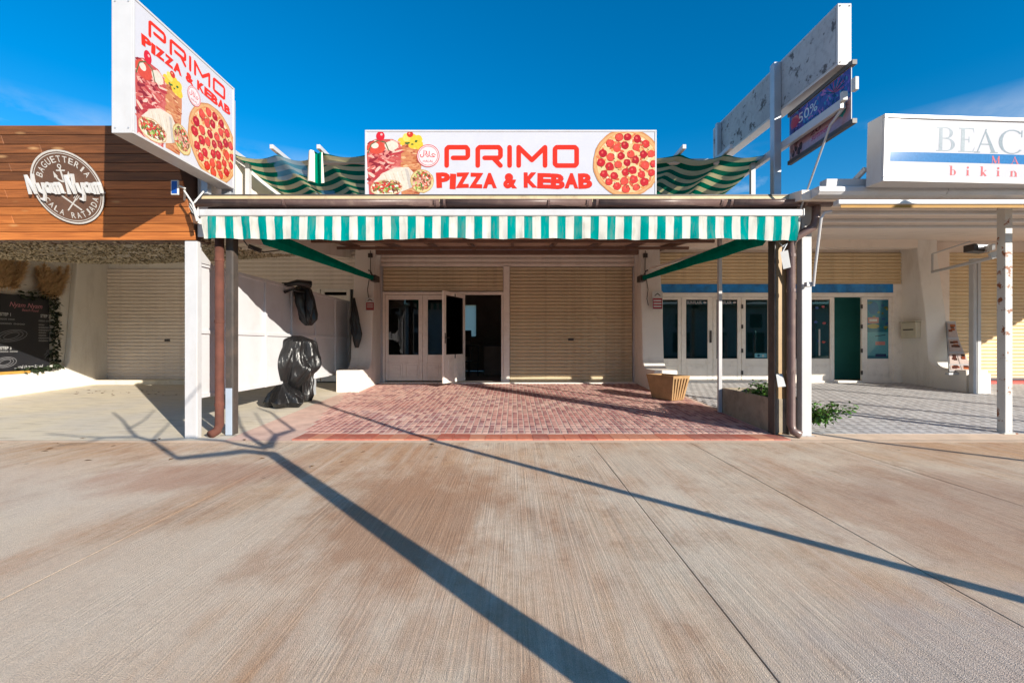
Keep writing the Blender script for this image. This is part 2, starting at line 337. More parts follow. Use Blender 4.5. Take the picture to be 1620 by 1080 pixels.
M['concrete'] = mat('weathered_concrete', S(150, 138, 120), 0.9, 0.18, 5, bmp=0.5, bscale=50, dirt=S(84, 74, 62), dirt_amt=0.6, dirt_scale=4)
M['tan_concrete'] = mat('tan_cast_concrete', S(164, 130, 90), 0.85, 0.14, 6, bmp=0.4, bscale=60, dirt=S(110, 84, 58), dirt_amt=0.6, dirt_scale=5)
M['soil'] = mat('dry_soil', S(92, 72, 54), 0.95, 0.3, 14, bmp=0.8, bscale=40)
M['leaf'] = mat('glossy_green_leaf', S(72, 112, 38), 0.45, 0.35, 9)
M['leaf_dark'] = mat('dark_ivy_leaf', S(40, 52, 30), 0.5, 0.4, 9)
M['pampas'] = mat('dry_pampas_plume', S(208, 174, 130), 0.9, 0.3, 14)
M['bark'] = mat('grey_bark', S(110, 98, 84), 0.9, 0.25, 9, bmp=0.6, bscale=30)
M['chalk'] = mat('black_board', S(30, 31, 36), 0.5, 0.2, 3)
M['yellow_wood'] = mat('yellow_wood_trim', S(196, 150, 72), 0.6, 0.15, 8)
M['cable'] = mat('dark_cable', S(50, 42, 38), 0.6, 0.1)
M['dark_metal'] = mat('dark_iron', S(58, 52, 48), 0.5, 0.15)
M['galv'] = mat('galvanised_steel', S(176, 180, 186), 0.4, 0.08, 5, metal=0.3)
M['plate_white'] = mat('pale_blue_steel_plate', S(160, 172, 186), 0.35, 0.05, 4, dirt=S(150, 150, 150), dirt_amt=0.4)
M['rusty_white'] = rusty_mat('rust_spotted_white_paint', S(196, 196, 192), 0.575, 8)
M['rusty_soft'] = rusty_mat('lightly_rusted_white_paint', S(188, 188, 188), 0.69)
M['ochre'] = mat('ochre_awning_hem', S(158, 116, 44), 0.7, 0.1)
M['soffit'] = mat('offwhite_soffit_plaster', S(234, 220, 206), 0.85, 0.05, 1.2, dirt=S(176, 158, 142), dirt_amt=0.4, dirt_scale=0.9)
M['mailbox'] = mat('cream_mailbox_enamel', S(202, 194, 172), 0.4, 0.05)
M['card_white'] = mat('white_card', S(190, 190, 188), 0.7, 0.04)
M['solar'] = mat('blue_solar_cell', S(20, 70, 150), 0.2, 0.1)
M['red_floor'] = mat('red_tile_floor', S(196, 84, 74), 0.7, 0.1)
M['frost'] = None
M['sign_dark'] = mat('dark_logo_board', S(92, 66, 52), 0.6, 0.15, 6)
M['lettering_white'] = mat('white_sign_letter', S(196, 196, 196), 0.5, 0.03)
M['net'] = mat('straw_camouflage_net', S(172, 160, 134), 0.9, 0.3, 12)
M['green_plate'] = mat('dark_green_plate', S(26, 44, 38), 0.4, 0.1)

def peel():
    m, nt, bs = base_mat('weathered_grey_backing')
    a = noise_node(nt, 5.5, 10, 0.74, off=(0, 2, 1)); b = noise_node(nt, 1.1, 5, 0.6); s = noise_node(nt, 14, 6, 0.7)
    c = mixc(nt, rng(nt, b.outputs['Fac'], 0.35, 0.65), S(150, 156, 164), S(176, 180, 186))
    c = mixc(nt, rng(nt, s.outputs['Fac'], 0.5, 0.7, 0, 0.5), c, S(120, 122, 126))
    c = mixc(nt, rng(nt, a.outputs['Fac'], 0.55, 0.60), c, S(84, 84, 88))
    nt.links.new(c, bs.inputs['Base Color']); bs.inputs['Roughness'].default_value = 0.8; bump(nt, bs, a.outputs['Fac'], 0.4, 0.006)
    return m
M['grey_peel'] = peel()
def blackbag():
    m, nt, bs = base_mat('black_plastic_film')
    def ridge(sc, st, off):
        n = noise_node(nt, sc, 3, 0.55, stretch=st, off=off); q = nt.nodes.new('ShaderNodeMath'); q.operation = 'SUBTRACT'; q.inputs[1].default_value = 0.5; nt.links.new(n.outputs['Fac'], q.inputs[0])
        r = nt.nodes.new('ShaderNodeMath'); r.operation = 'ABSOLUTE'; nt.links.new(q.outputs[0], r.inputs[0]); return r.outputs[0]
    bs.inputs['Base Color'].default_value = (0.010, 0.010, 0.011, 1); bs.inputs['Roughness'].default_value = 0.34; bs.inputs['Specular IOR Level'].default_value = 0.5
    h = nt.nodes.new('ShaderNodeMath'); h.operation = 'ADD'; nt.links.new(ridge(5, (1.5, 1.5, 0.22), (0, 0, 0)), h.inputs[0]); nt.links.new(ridge(11, (1.6, 1.6, 0.5), (3, 1, 2)), h.inputs[1])
    bump(nt, bs, h.outputs[0], 0.5, 0.03)
    return m
M['black_plastic'] = blackbag()
def frosted():
    m = bpy.data.materials.new('frosted_pane'); m.use_nodes = True; nt = m.node_tree; nt.nodes.clear()
    o = nt.nodes.new('ShaderNodeOutputMaterial'); t = nt.nodes.new('ShaderNodeBsdfTranslucent'); t.inputs['Color'].default_value = (0.8, 0.8, 0.72, 1)
    nt.links.new(t.outputs[0], o.inputs['Surface']); return m
M['frost'] = frosted()
BRICKS = [mat('patio_brick_%d' % i, S(*c), 0.8, 0.16, 9, bmp=0.3, bscale=70, dirt=S(200, 178, 160), dirt_amt=0.45, dirt_scale=3.0) for i, c in enumerate(
    [(178, 126, 118), (192, 144, 134), (156, 108, 106), (202, 162, 150), (170, 132, 130), (210, 176, 164)])]
BORDER = [mat('border_tile_%d' % i, S(*c), 0.75, 0.12, 6, bmp=0.2, dirt=S(200, 170, 148), dirt_amt=0.4) for i, c in enumerate([(182, 98, 78), (196, 116, 90), (170, 100, 84), (200, 134, 106)])]
M['mortar'] = mat('pale_mortar', S(206, 182, 168), 0.95, 0.12, 8, dirt=S(150, 126, 110), dirt_amt=0.5)
TILES = [mat('grey_tile_%d' % i, S(*c), 0.7, 0.1, 8, bmp=0.2) for i, c in enumerate([(172, 170, 170), (180, 178, 178), (186, 185, 185), (164, 163, 164)])]
M['tile_joint'] = mat('white_tile_joint', S(150, 148, 148), 0.9, 0.1, 8)
M['pale_kerb'] = mat('pale_cement_edging', S(222, 196, 170), 0.9, 0.1, 5, dirt=S(170, 150, 130), dirt_amt=0.5)

# ------------------------------------------------------------------ flat print builder
def clip_rect(poly, x0, y0, x1, y1):
    def cl(p, ax, lim, sgn):
        out = []
        for i in range(len(p)):
            a, b = p[i-1], p[i]; ia = (a[ax]-lim)*sgn >= 0; ib = (b[ax]-lim)*sgn >= 0
            if ia != ib:
                t = (lim-a[ax])/(b[ax]-a[ax]); out.append((a[0]+(b[0]-a[0])*t, a[1]+(b[1]-a[1])*t))
            if ib: out.append(b)
        return out
    for ax, lim, sg in ((0, x0, 1), (0, x1, -1), (1, y0, 1), (1, y1, -1)):
        if len(poly) < 3: return []
        poly = cl(poly, ax, lim, sg)
    return poly if len(poly) >= 3 else []
_text_cache = {}
def text_tris(s, bold=0.0, shear=0.0):
    key = (s, bold, shear)
    if key in _text_cache: return _text_cache[key]
    cu = bpy.data.curves.new('lettering', 'FONT'); cu.body = s; cu.size = 1; cu.offset = bold; cu.shear = shear; cu.resolution_u = 3
    ob = bpy.data.objects.new('lettering', cu); col.objects.link(ob)
    dg = bpy.context.evaluated_depsgraph_get(); dg.update(); ev = ob.evaluated_get(dg); me = ev.to_mesh()
    vv = [(v.co.x, v.co.y) for v in me.vertices]; ff = [tuple(p.vertices) for p in me.polygons]
    ev.to_mesh_clear(); bpy.data.objects.remove(ob); bpy.data.curves.remove(cu)
    _text_cache[key] = (vv, ff); return vv, ff
class Print:
    "flat print on a plane: origin, u, v axes in metres; every later shape lies a hair in front"
    def __init__(s, o, u, v, clip=None, step=0.00001, lift=0.002):
        s.o = Vector(o); s.u = Vector(u).normalized(); s.v = Vector(v).normalized(); s.n = s.u.cross(s.v); s.mb = MB(); s.k = 0; s.clip = clip; s.step = step; s.lift = lift
    def p3(s, x, y, h=None):
        return s.o+s.u*x+s.v*y+s.n*(s.lift+s.k*s.step if h is None else h)
    def poly(s, pts, c, inc=True):
        if s.clip: pts = clip_rect(list(pts), *s.clip)
        if len(pts) < 3: return
        if inc: s.k += 1
        s.mb.add([s.p3(*p) for p in pts], [tuple(range(len(pts)))], 0, c)
    def rect(s, x0, y0, x1, y1, c): s.poly([(x0, y0), (x1, y0), (x1, y1), (x0, y1)], c)
    def disc(s, x, y, r, c, n=28, ry=None, rot=0.0, wob=0.0):
        ry = ry or r; pts = []
        for i in range(n):
            a = 2*math.pi*i/n; w = 1+wob*(rnd.random()-0.5); px_, py_ = r*math.cos(a)*w, ry*math.sin(a)*w
            pts.append((x+px_*math.cos(rot)-py_*math.sin(rot), y+px_*math.sin(rot)+py_*math.cos(rot)))
        s.poly(pts, c)
    def ring(s, x, y, r, w, c, n=40):
        s.k += 1
        for i in range(n):
            a, b = 2*math.pi*i/n, 2*math.pi*(i+1)/n
            s.poly([(x+r*math.cos(a), y+r*math.sin(a)), (x+r*math.cos(b), y+r*math.sin(b)), (x+(r-w)*math.cos(b), y+(r-w)*math.sin(b)), (x+(r-w)*math.cos(a), y+(r-w)*math.sin(a))][::-1], c, False)
    def line(s, pts, w, c, cap=True):
        for a, b in zip(pts[:-1], pts[1:]):
            d = Vector((b[0]-a[0], b[1]-a[1]))
            if d.length < 1e-6: continue
            n = Vector((-d.y, d.x)).normalized()*w/2
            s.poly([(a[0]-n.x, a[1]-n.y), (b[0]-n.x, b[1]-n.y), (b[0]+n.x, b[1]+n.y), (a[0]+n.x, a[1]+n.y)], c)
        if cap:
            for p in pts: s.disc(p[0], p[1], w/2, c, 10)
    def text(s, t, x0, y0, w, h, c, bold=0.0, shear=0.0, rot=0.0):
        vv, ff = text_tris(t, bold, shear)
        if not vv: return
        xs = [v[0] for v in vv]; ys = [v[1] for v in vv]; ax, bx, ay, by = min(xs), max(xs), min(ys), max(ys)
        sx = w/max(1e-6, bx-ax); sy = h/max(1e-6, by-ay)
        s.k += 1; cr, sr = math.cos(rot), math.sin(rot); cx, cy = w/2, h/2
        def tr(v):
            px_, py_ = (v[0]-ax)*sx-cx, (v[1]-ay)*sy-cy
            return (x0+cx+px_*cr-py_*sr, y0+cy+px_*sr+py_*cr)
        s.mb.add([s.p3(*tr(v)) for v in vv], ff, 0, c)
    def build(s, name, parent, m=None):
        return s.mb.build(name, m or M['print'], parent)

def pizza(P, x, y, r):
    P.disc(x, y, r, S(214, 150, 92), 48, wob=0.03); P.disc(x, y, r*0.965, S(232, 178, 118), 48, wob=0.02); P.disc(x, y, r*0.90, S(226, 150, 92), 44, wob=0.03)
    P.disc(x, y, r*0.875, S(244, 208, 150), 44, wob=0.04)
    g = random.Random(11)
    for i in range(170):
        a = g.random()*6.28; d = math.sqrt(g.random())*r*0.85
        P.disc(x+d*math.cos(a), y+d*math.sin(a), r*(0.04+0.05*g.random()), S(*g.choice([(236, 160, 90), (252, 230, 190), (216, 104, 60), (240, 180, 110), (226, 130, 76), (250, 214, 160)])), 8, ry=r*0.04, rot=a*3)
    spots = [(0, 0)]
    for ring_r, n in ((0.27, 6), (0.53, 11), (0.765, 16)):
        for k in range(n):
            a = 6.28*(k+g.random()*0.35)/n+ring_r*4; spots.append((ring_r*math.cos(a)+0.03*(g.random()-.5), ring_r*math.sin(a)+0.03*(g.random()-.5)))
    for (u, v) in spots:
        rr = r*g.uniform(0.095, 0.115); P.disc(x+u*r, y+v*r, rr*1.1, S(168, 60, 34), 14, wob=0.25); P.disc(x+u*r, y+v*r+r*0.006, rr, S(*g.choice([(206, 40, 34), (222, 60, 46), (190, 30, 30), (232, 84, 60)])), 12, wob=0.3)
        P.disc(x+u*r-0.02*r, y+v*r+0.03*r, r*0.035, S(232, 96, 80), 8, wob=0.4)
    for i in range(26):
        a = g.random()*6.28; d = math.sqrt(g.random())*r*0.8
        P.disc(x+d*math.cos(a), y+d*math.sin(a), r*0.03, S(*g.choice([(70, 90, 40), (60, 50, 34), (120, 140, 60)])), 7, ry=r*0.012, rot=a*5)
def meat_cone(P, x0, x1, y0, y1, cols, n, top=1.0, bot=0.8, seed=1, strand=True):
    "spit of layered meat"
    g = random.Random(seed); cx = (x0+x1)/2; hw = (x1-x0)/2
    prof = lambda t: hw*(bot+(top-bot)*min(1, t*1.3))*(1 if t < 0.86 else math.sqrt(max(0.05, 1-((t-0.86)/0.16)**2)))
    L_ = [(cx-prof(i/20), y0+(y1-y0)*i/20) for i in range(21)]; R_ = [(cx+prof(i/20), y0+(y1-y0)*i/20) for i in range(20, -1, -1)]
    P.poly((L_+R_)[::-1], cols[0])
    for i in range(n):
        t = g.random()*0.96; w = prof(t); x = cx+(g.random()*2-1)*w*0.86; y = y0+(y1-y0)*t
        l = hw*(0.12+0.22*g.random()); th = hw*(0.05+0.06*g.random())
        P.disc(x, y, l, g.choice(cols), 9, ry=th, rot=(g.random()-0.5)*(1.5 if strand else 0.3), wob=0.35)
def kebab_art(P, x, y, w, h):
    "two spits with a wrap in front, within the box x..x+w, y..y+h"
    X = lambda t: x+w*t; Y = lambda t: y+h*t
    g = random.Random(5)
    pink = [S(*c) for c in ((206, 92, 84), (232, 150, 138), (190, 64, 64), (240, 180, 164), (216, 112, 100), (150, 44, 48), (246, 204, 186))]
    tan = [S(*c) for c in ((214, 142, 92), (230, 168, 118), (196, 112, 64), (240, 190, 140), (206, 124, 84), (176, 88, 50))]
    meat_cone(P, X(0.46), X(0.80), Y(0.02), Y(0.84), tan, 90, 1.0, 0.75, 3, False)
    for i in range(14): P.disc(X(0.50+0.26*g.random()), Y(0.78+0.13*g.random()), w*0.06, S(*g.choice([(246, 206, 60), (236, 180, 40), (250, 222, 110)])), 12, wob=0.2)
    for i in range(6): P.disc(X(0.56+0.16*g.random()), Y(0.80+0.06*g.random()), w*0.022, S(70, 110, 50), 7, ry=w*0.012, wob=0.4)
    P.disc(X(0.625), Y(0.955), w*0.046, S(214, 60, 30), 16); P.disc(X(0.615), Y(0.965), w*0.014, S(250, 170, 130), 8)
    meat_cone(P, X(0.0), X(0.50), Y(0.0), Y(0.88), pink, 260, 1.0, 0.84, 4)
    P.disc(X(0.14), Y(0.75), w*0.13, S(222, 84, 60), 22, ry=h*0.10); P.disc(X(0.12), Y(0.78), w*0.055, S(246, 226, 210), 14, ry=h*0.045)
    P.disc(X(0.36), Y(0.78), w*0.10, S(236, 224, 206), 18, ry=h*0.07)
    P.line([(X(0.02), Y(0.66)), (X(0.07), Y(0.80)), (X(0.17), Y(0.86)), (X(0.27), Y(0.83)), (X(0.32), Y(0.70))], w*0.016, S(96, 110, 66), False)
    P.disc(X(0.20), Y(0.925), w*0.062, S(222, 40, 50), 18, ry=h*0.075); P.disc(X(0.215), Y(0.95), w*0.018, S(255, 190, 190), 8)
    # wraps
    sal = [S(*c) for c in ((130, 170, 60), (226, 90, 60), (240, 240, 220), (120, 70, 44), (196, 210, 120), (214, 60, 50), (92, 130, 48), (236, 150, 110), (170, 100, 64))]
    P.poly([(X(0.10), Y(0.22)), (X(0.44), Y(0.05)), (X(0.62), Y(0.12)), (X(0.70), Y(0.34)), (X(0.60), Y(0.45)), (X(0.40), Y(0.44)), (X(0.24), Y(0.36))], S(236, 222, 204))
    for q in range(7): P.line([(X(0.26+0.06*q), Y(0.34+0.012*q)), (X(0.34+0.05*q), Y(0.16+0.02*q))], w*0.010, S(*((214, 196, 172), (248, 240, 228))[q % 2]), False)
    P.poly([(X(0.55), Y(0.43)), (X(0.60), Y(0.41)), (X(0.66), Y(0.14)), (X(0.61), Y(0.12))], S(206, 196, 186))
    def mouth(cx, cy, rx, ry, rot, n, extra, bread, rim):
        P.disc(X(cx), Y(cy), w*rx, S(*rim), 26, ry=h*ry, rot=rot, wob=0.06); P.disc(X(cx), Y(cy), w*rx*0.94, S(*bread), 26, ry=h*ry*0.92, rot=rot, wob=0.06); P.disc(X(cx), Y(cy+0.01), w*rx*0.84, S(150, 110, 70), 22, ry=h*ry*0.78, rot=rot, wob=0.1)
        for i in range(n):
            a = g.random()*6.28; d = math.sqrt(g.random())*0.86; u, v = w*rx*d*math.cos(a), h*ry*0.84*d*math.sin(a)
            P.disc(X(cx)+u*math.cos(rot)-v*math.sin(rot), Y(cy+0.01)+u*math.sin(rot)+v*math.cos(rot), w*(0.014+0.024*g.random()), g.choice(sal+extra), 8, ry=w*(0.008+0.010*g.random()), rot=g.random()*3.1, wob=0.5)
    mouth(0.285, 0.135, 0.235, 0.125, 0.06, 150, [S(246, 240, 226), S(206, 70, 54)], (246, 226, 192), (214, 172, 122))
    mouth(0.80, 0.235, 0.165, 0.185, 0.5, 130, [S(240, 196, 170), S(206, 130, 110), S(232, 170, 140), S(196, 110, 90)], (236, 214, 150), (206, 170, 110))
def halal(P, x, y, r):
    c = S(226, 96, 92)
    P.disc(x, y, r, S(240, 232, 234), 36); P.ring(x, y, r, r*0.07, c); P.ring(x, y, r*0.86, r*0.05, c)
    q = lambda l: [(x+r*a, y+r*b) for a, b in l]
    P.line(q([(0.66, 0.06), (0.46, 0.20), (0.30, 0.10), (0.44, -0.02), (0.60, -0.08), (0.30, -0.12), (0.12, 0.0)]), r*0.07, c, False)
    P.line(q([(0.10, 0.42), (0.08, 0.0), (-0.06, -0.10), (-0.16, 0.02)]), r*0.08, c, False)
    P.line(q([(-0.22, 0.46), (-0.06, 0.06)]), r*0.07, c, False); P.line(q([(-0.10, 0.40), (-0.26, 0.04)]), r*0.07, c, False)
    P.line(q([(-0.36, 0.50), (-0.38, 0.0), (-0.54, -0.14), (-0.68, -0.04), (-0.66, 0.14)]), r*0.08, c, False)
    P.text('HALAL', x-r*0.46, y-r*0.58, r*0.92, r*0.22, S(206, 60, 62), 0.01)
def primo(P, x0, x1, y0, y1, c):
    "square-cornered techno capitals"
    h = y1-y0; t = h*0.205; widths = [1.0, 1.06, 0.12, 1.2, 1.02]; gap = 0.20
    tot = sum(widths)+gap*4; sx = (x1-x0)/tot; x = x0
    def stroke(pts, ox, w): P.line([(ox+t/2+(w-t)*a, y0+t/2+(h-t)*b) for a, b in pts], t, c)
    bowl = [(0, 0), (0, 0.9), (0.08, 1), (0.92, 1), (1, 0.88), (1, 0.52), (0.92, 0.42), (0.30, 0.42)]
    for i, ch in enumerate('PRIMO'):
        w = widths[i]*sx
        if ch == 'P': stroke(bowl, x, w)
        elif ch == 'R': stroke(bowl, x, w); stroke([(0.68, 0.42), (1, 0)], x, w)
        elif ch == 'I': P.line([(x+w/2, y0+t/2), (x+w/2, y1-t/2)], t, c)
        elif ch == 'M': stroke([(0, 0), (0, 1), (0.5, 0.30), (1, 1), (1, 0)], x, w)
        else: stroke([(0, 0.1), (0, 0.9), (0.08, 1), (0.92, 1), (1, 0.9), (1, 0.1), (0.92, 0), (0.08, 0), (0, 0.1)], x, w)
        x += w+gap*sx
def pizza_kebab(P, x0, x1, y0, y1, c, sc):
    g = random.Random(2); words = 'PIZZA & KEBAB'; w8 = {'I': 0.42, ' ': 0.5}
    tot = sum(w8.get(ch, 1.0) for ch in words); x = x0; u = (x1-x0)/tot
    for shade, dx in ((sc, 0.012), (c, 0.0)):
        x = x0; g = random.Random(2)
        for ch in words:
            w = w8.get(ch, 1.0)*u; dy = (g.random()-0.5)*0.10*(y1-y0); r_ = (g.random()-0.5)*0.10
            if ch != ' ': P.text(ch, x+0.01*u+dx*(y1-y0)*2, y0+dy-dx*(y1-y0)*2, w*1.0, (y1-y0), shade, 0.055, 0.0, r_)
            x += w
RED = S(246, 54, 8); RED_D = S(176, 34, 40)

# ------------------------------------------------------------------ setting: ground, street, terraces
mb = MB(); mb.add([(-600, -600, -0.03), (600, -600, -0.03), (600, 900, -0.03), (-600, 900, -0.03)], [(0, 1, 2, 3)])
tag(mb.build('ground', M['ground']), kind='structure')

street = thing('street', (0, 0, 0), None, None); street['kind'] = 'structure'
joints = [-16, -12.4, -9.2, -6.0, -2.41, 0.945, 2.17, 3.79, 5.6, 9.2, 12.8, 16.4]
for a, b in zip(joints[:-1], joints[1:]):
    mb = MB(); j = 0.0035; mb.box(a+j, b-j, -9, 5.60, -0.2, 0.0); mb.build('concrete_slab', M['street'], street, bevel=0.0015)
mb = MB(); mb.add([(-16, -9, -0.0025), (16.4, -9, -0.0025), (16.4, 5.6, -0.0025), (-16, 5.6, -0.0025)], [(0, 1, 2, 3)]); mb.build('joint_bed', mat('joint_dirt', S(120, 96, 78), 0.95, 0.3, 3), street)

def slope_sheet(x0, x1, y0, y1, dz=0.0, nseg=12):
    mb = MB(); ys = [y0+(y1-y0)*i/nseg for i in range(nseg+1)]
    vv = [(x, y, gz(y)+dz) for y in ys for x in (x0, x1)]
    mb.add(vv, [(2*i, 2*i+1, 2*i+3, 2*i+2) for i in range(nseg)]); return mb
PX0, PX1 = -3.62, 3.50
patio = thing('patio', (0, 5.7, 0), None, None); patio['kind'] = 'structure'
slope_sheet(PX0, PX1, 5.70, 11.6, 0.0005).build('mortar_bed', M['mortar'], patio)
mb = MB(); mb.box(-16, 16.4, 5.601, 5.699, -0.15, -0.0005); tag(mb.build('pale_edging', M['pale_kerb'], None), kind='structure')
# border row of red tiles
bx = MB(); bx.box(-0.098, 0.098, -0.176, 0.176, -0.03, 0.006)
bmesh_b = [bx.mesh('border_tile', m) for m in BORDER]
x = -2.78; i = 0
while x < PX1-0.1:
    link_mesh('border_tile', rnd.choice(bmesh_b), patio, (x+0.1-0, 5.885-5.7, 0.010+rnd.uniform(-0.001, 0.001))); x += 0.202
# bricks: the 300 nearest as objects, the rest as one part
BW, BL = 0.082, 0.16
def brick_box(mb, cx, cy, m, dz=0.0):
    hx, hy = BW/2-0.008, BL/2-0.005; c = 0.003
    z = gz(cy)+dz; zf, zb = gz(cy-hy)+dz, gz(cy+hy)+dz
    top = [(cx-hx+c, cy-hy+c, zf+0.004), (cx+hx-c, cy-hy+c, zf+0.004), (cx+hx-c, cy+hy-c, zb+0.004), (cx-hx+c, cy+hy-c, zb+0.004)]
    bot = [(cx-hx, cy-hy, zf-0.012), (cx+hx, cy-hy, zf-0.012), (cx+hx, cy+hy, zb-0.012), (cx-hx, cy+hy, zb-0.012)]
    mb.add(bot+top, [(4, 5, 6, 7), (0, 1, 5, 4), (1, 2, 6, 5), (2, 3, 7, 6), (3, 0, 4, 7)], m)
def brick_local(m):
    mb = MB(); hx, hy, c = BW/2-0.008, BL/2-0.005, 0.003; k = 0.045*hy
    mb.add([(-hx, -hy, -0.012-k), (hx, -hy, -0.012-k), (hx, hy, -0.012+k), (-hx, hy, -0.012+k), (-hx+c, -hy+c, 0.004-k), (hx-c, -hy+c, 0.004-k), (hx-c, hy-c, 0.004+k), (-hx+c, hy-c, 0.004+k)],
           [(4, 5, 6, 7), (0, 1, 5, 4), (1, 2, 6, 5), (2, 3, 7, 6), (3, 0, 4, 7)]); return mb.mesh('brick', m)
bmeshes = [brick_local(m) for m in BRICKS]
ncol = int((PX1-PX0)/BW); nrow = int((11.35-6.07)/BL)
far = MB()
for rI in range(nrow):
    for c in range(ncol):
        cx = PX0+BW*(c+0.5); cy = 6.07+BL*(rI+0.5)
        if cx < -2.82-0.19*(cy-6.1)+0.12*mnoise.noise((cy*1.5, 0, 3)) and cy < 9.9: continue
        pn = mnoise.noise((cx*0.9, cy*0.9, 0))
        k = min(5, max(0, int(2.4+pn*3.0+rnd.uniform(-1.5, 1.5))))
        dz = rnd.uniform(-0.0015, 0.0015)
        if rI < 4 and not (rI == 3 and c % 2 == 0 and c < 30): link_mesh('brick', bmeshes[k], patio, (cx, cy-5.7, gz(cy)+dz))
        else: brick_box(far, cx, cy, k, dz)
tag(far.build('brick_paving', BRICKS, patio), kind='stuff')
mb = MB(); ys_ = [5.70+0.35*i for i in range(13)]
vv = [(x_, y_, gz(y_)+0.0025) for y_ in ys_ for x_ in (PX0+0.002, max(PX0+0.02, (-2.83-0.19*(y_-6.1)+0.10*mnoise.noise((y_*1.5, 0, 3))) if y_ > 6.0 else -2.79))]
mb.add(vv, [(2*i, 2*i+1, 2*i+3, 2*i+2) for i in range(12)]); mb.build('cement_patch', mat('pink_cement', S(212, 180, 164), 0.9, 0.12, 4, bmp=0.3, bscale=40, dirt=S(180, 140, 126), dirt_amt=0.6, dirt_scale=2.5), patio)

left_terrace = slope_sheet(-16, PX0, 5.70, 11.6, 0.002); tag(left_terrace.build('left_terrace', M['cream_floor']), kind='structure')
right_terrace = thing('right_terrace', (PX1, 5.7, 0), None, None); right_terrace['kind'] = 'structure'
slope_sheet(PX1, 16.4, 5.70, 11.6, -0.005).build('joint_bed', M['tile_joint'], right_terrace)
tl = MB(); TW, TD = 0.15, 0.22
yy = 6.05; ro = False
while yy < 11.4:
    xx = PX1+0.02+(0.075 if ro else 0); 
    while xx < 12.5:
        z0, z1 = gz(yy), gz(yy+TD); g_ = 0.003; k = rnd.choice((0, 0, 1, 1, 2, 3)); ox = 0.0
        tl.add([(xx+g_, yy+g_*1.6, z0-0.01), (xx+TW-g_, yy+g_*1.6, z0-0.01), (xx+TW-g_, yy+TD-g_*1.6, z1-0.01), (xx+g_, yy+TD-g_*1.6, z1-0.01),
                (xx+g_+0.003, yy+g_*1.6+0.003, z0+0.003), (xx+TW-g_-0.003, yy+g_*1.6+0.003, z0+0.003), (xx+TW-g_-0.003, yy+TD-g_*1.6-0.003, z1+0.003), (xx+g_+0.003, yy+TD-g_*1.6-0.003, z1+0.003)],
               [(4, 5, 6, 7), (0, 1, 5, 4), (1, 2, 6, 5), (2, 3, 7, 6), (3, 0, 4, 7)], k)
        dz_ = 0.0045; tl.add([(xx+0.03, yy+0.09, gz(yy+0.09)+dz_), (xx+0.105, yy+0.09, gz(yy+0.09)+dz_), (xx+0.105, yy+0.135, gz(yy+0.135)+dz_), (xx+0.03, yy+0.135, gz(yy+0.135)+dz_)], [(0, 1, 2, 3)], 4)
        xx += TW
    yy += TD; ro = not ro
tag(tl.build('grey_tile_paving', TILES+[mat('pale_tile_inset', S(226, 226, 226), 0.7, 0.05)], right_terrace), kind='stuff')
mb = slope_sheet(PX1, 16.4, 5.70, 6.04, 0.003, 2); mb.build('cement_margin', M['pale_kerb'], right_terrace)

# ------------------------------------------------------------------ shop fronts
FY = 11.4                                   # plane of the shop fronts
fx = lambda x: (x-CX)/F*FY
fz = lambda y: H-(y-CY)/F*FY
def slat_mesh(w, pitch, m, name='slat', conv=0.026):
    mb = MB(); n = 7; prof = [(0, 0)]
    for i in range(n+1):
        t = i/n; prof.append((-conv*math.sin(math.pi*t)**0.6-0.006, pitch*(0.14+0.80*t)))
    prof.append((0, pitch))
    vv = [(sx*w/2, p[0], p[1]) for sx in (-1, 1) for p in prof]; k = len(prof)
    mb.add(vv, [(i, k+i, k+i+1, i+1) for i in range(k-1)]); return mb.mesh(name, m, smooth=False)
def shutter(parent, x0, x1, z0, z1, m, pitch=0.087, y=FY, label=None, conv=0.026, lock=None):
    s = bpy.data.objects.new('roller_shutter', None); col.objects.link(s); s.parent = parent; o = org(parent)
    s.location = (0, 0, 0); ORG[s.name] = o
    if label: s['label'] = label
    n = max(1, round((z1-z0)/pitch)); p = (z1-z0)/n; me = slat_mesh(x1-x0-0.02, p, m, conv=conv)
    for i in range(n): link_mesh('slat', me, s, ((x0+x1)/2-o.x, y-o.y, z0+p*i-o.z))
    b = MB(); b.box(x0+0.01, x1-0.01, y-0.022, y+0.02, z0-0.05, z0+0.002); b.build('bottom_bar', m, s, bevel=0.004)
    if lock:
        b = MB(); b.box(lock[0]-0.07, lock[0]+0.07, y-0.034, y-0.015, lock[1]-0.03, lock[1]+0.03); b.build('lock', M['dark_metal'], s, bevel=0.004)
    return s
def pane_leaf(parent, name, x0, x1, z0, z1, gx0, gx1, gz0, gz1, fm, gm, y=FY, panels=(), depth=0.05, label=None):
    "framed leaf: four frame members round a pane, with raised panels beneath; sits in the plane y"
    f = MB(); a, b = y-depth/2, y+depth/2
    f.box(x0, gx0, a, b, z0, z1); f.box(gx1, x1, a, b, z0, z1)
    f.box(gx0+0.0005, gx1-0.0005, a+0.002, b-0.002, gz1, z1); f.box(gx0+0.0005, gx1-0.0005, a+0.002, b-0.002, z0, gz0)
    d = f.build(name, fm, parent, bevel=0.006)
    if label: d['label'] = label
    p = MB(); p.box(gx0-0.004, gx1+0.004, y-0.004, y+0.004, gz0-0.004, gz1+0.004); p.build('pane', gm, d)
    for (px0, px1, pz0, pz1) in panels:
        q = MB(); w = 0.018
        q.box(px0, px1, a-0.006, a+0.004, pz0, pz0+w); q.box(px0, px1, a-0.006, a+0.004, pz1-w, pz1); q.box(px0, px0+w, a-0.007, a+0.004, pz0+w, pz1-w); q.box(px1-w, px1, a-0.007, a+0.004, pz0+w, pz1-w)
        q.box(px0+0.05, px1-0.05, a-0.010, a+0.004, pz0+0.05, pz1-0.05); q.build('panel', fm, d, bevel=0.004)
    return d

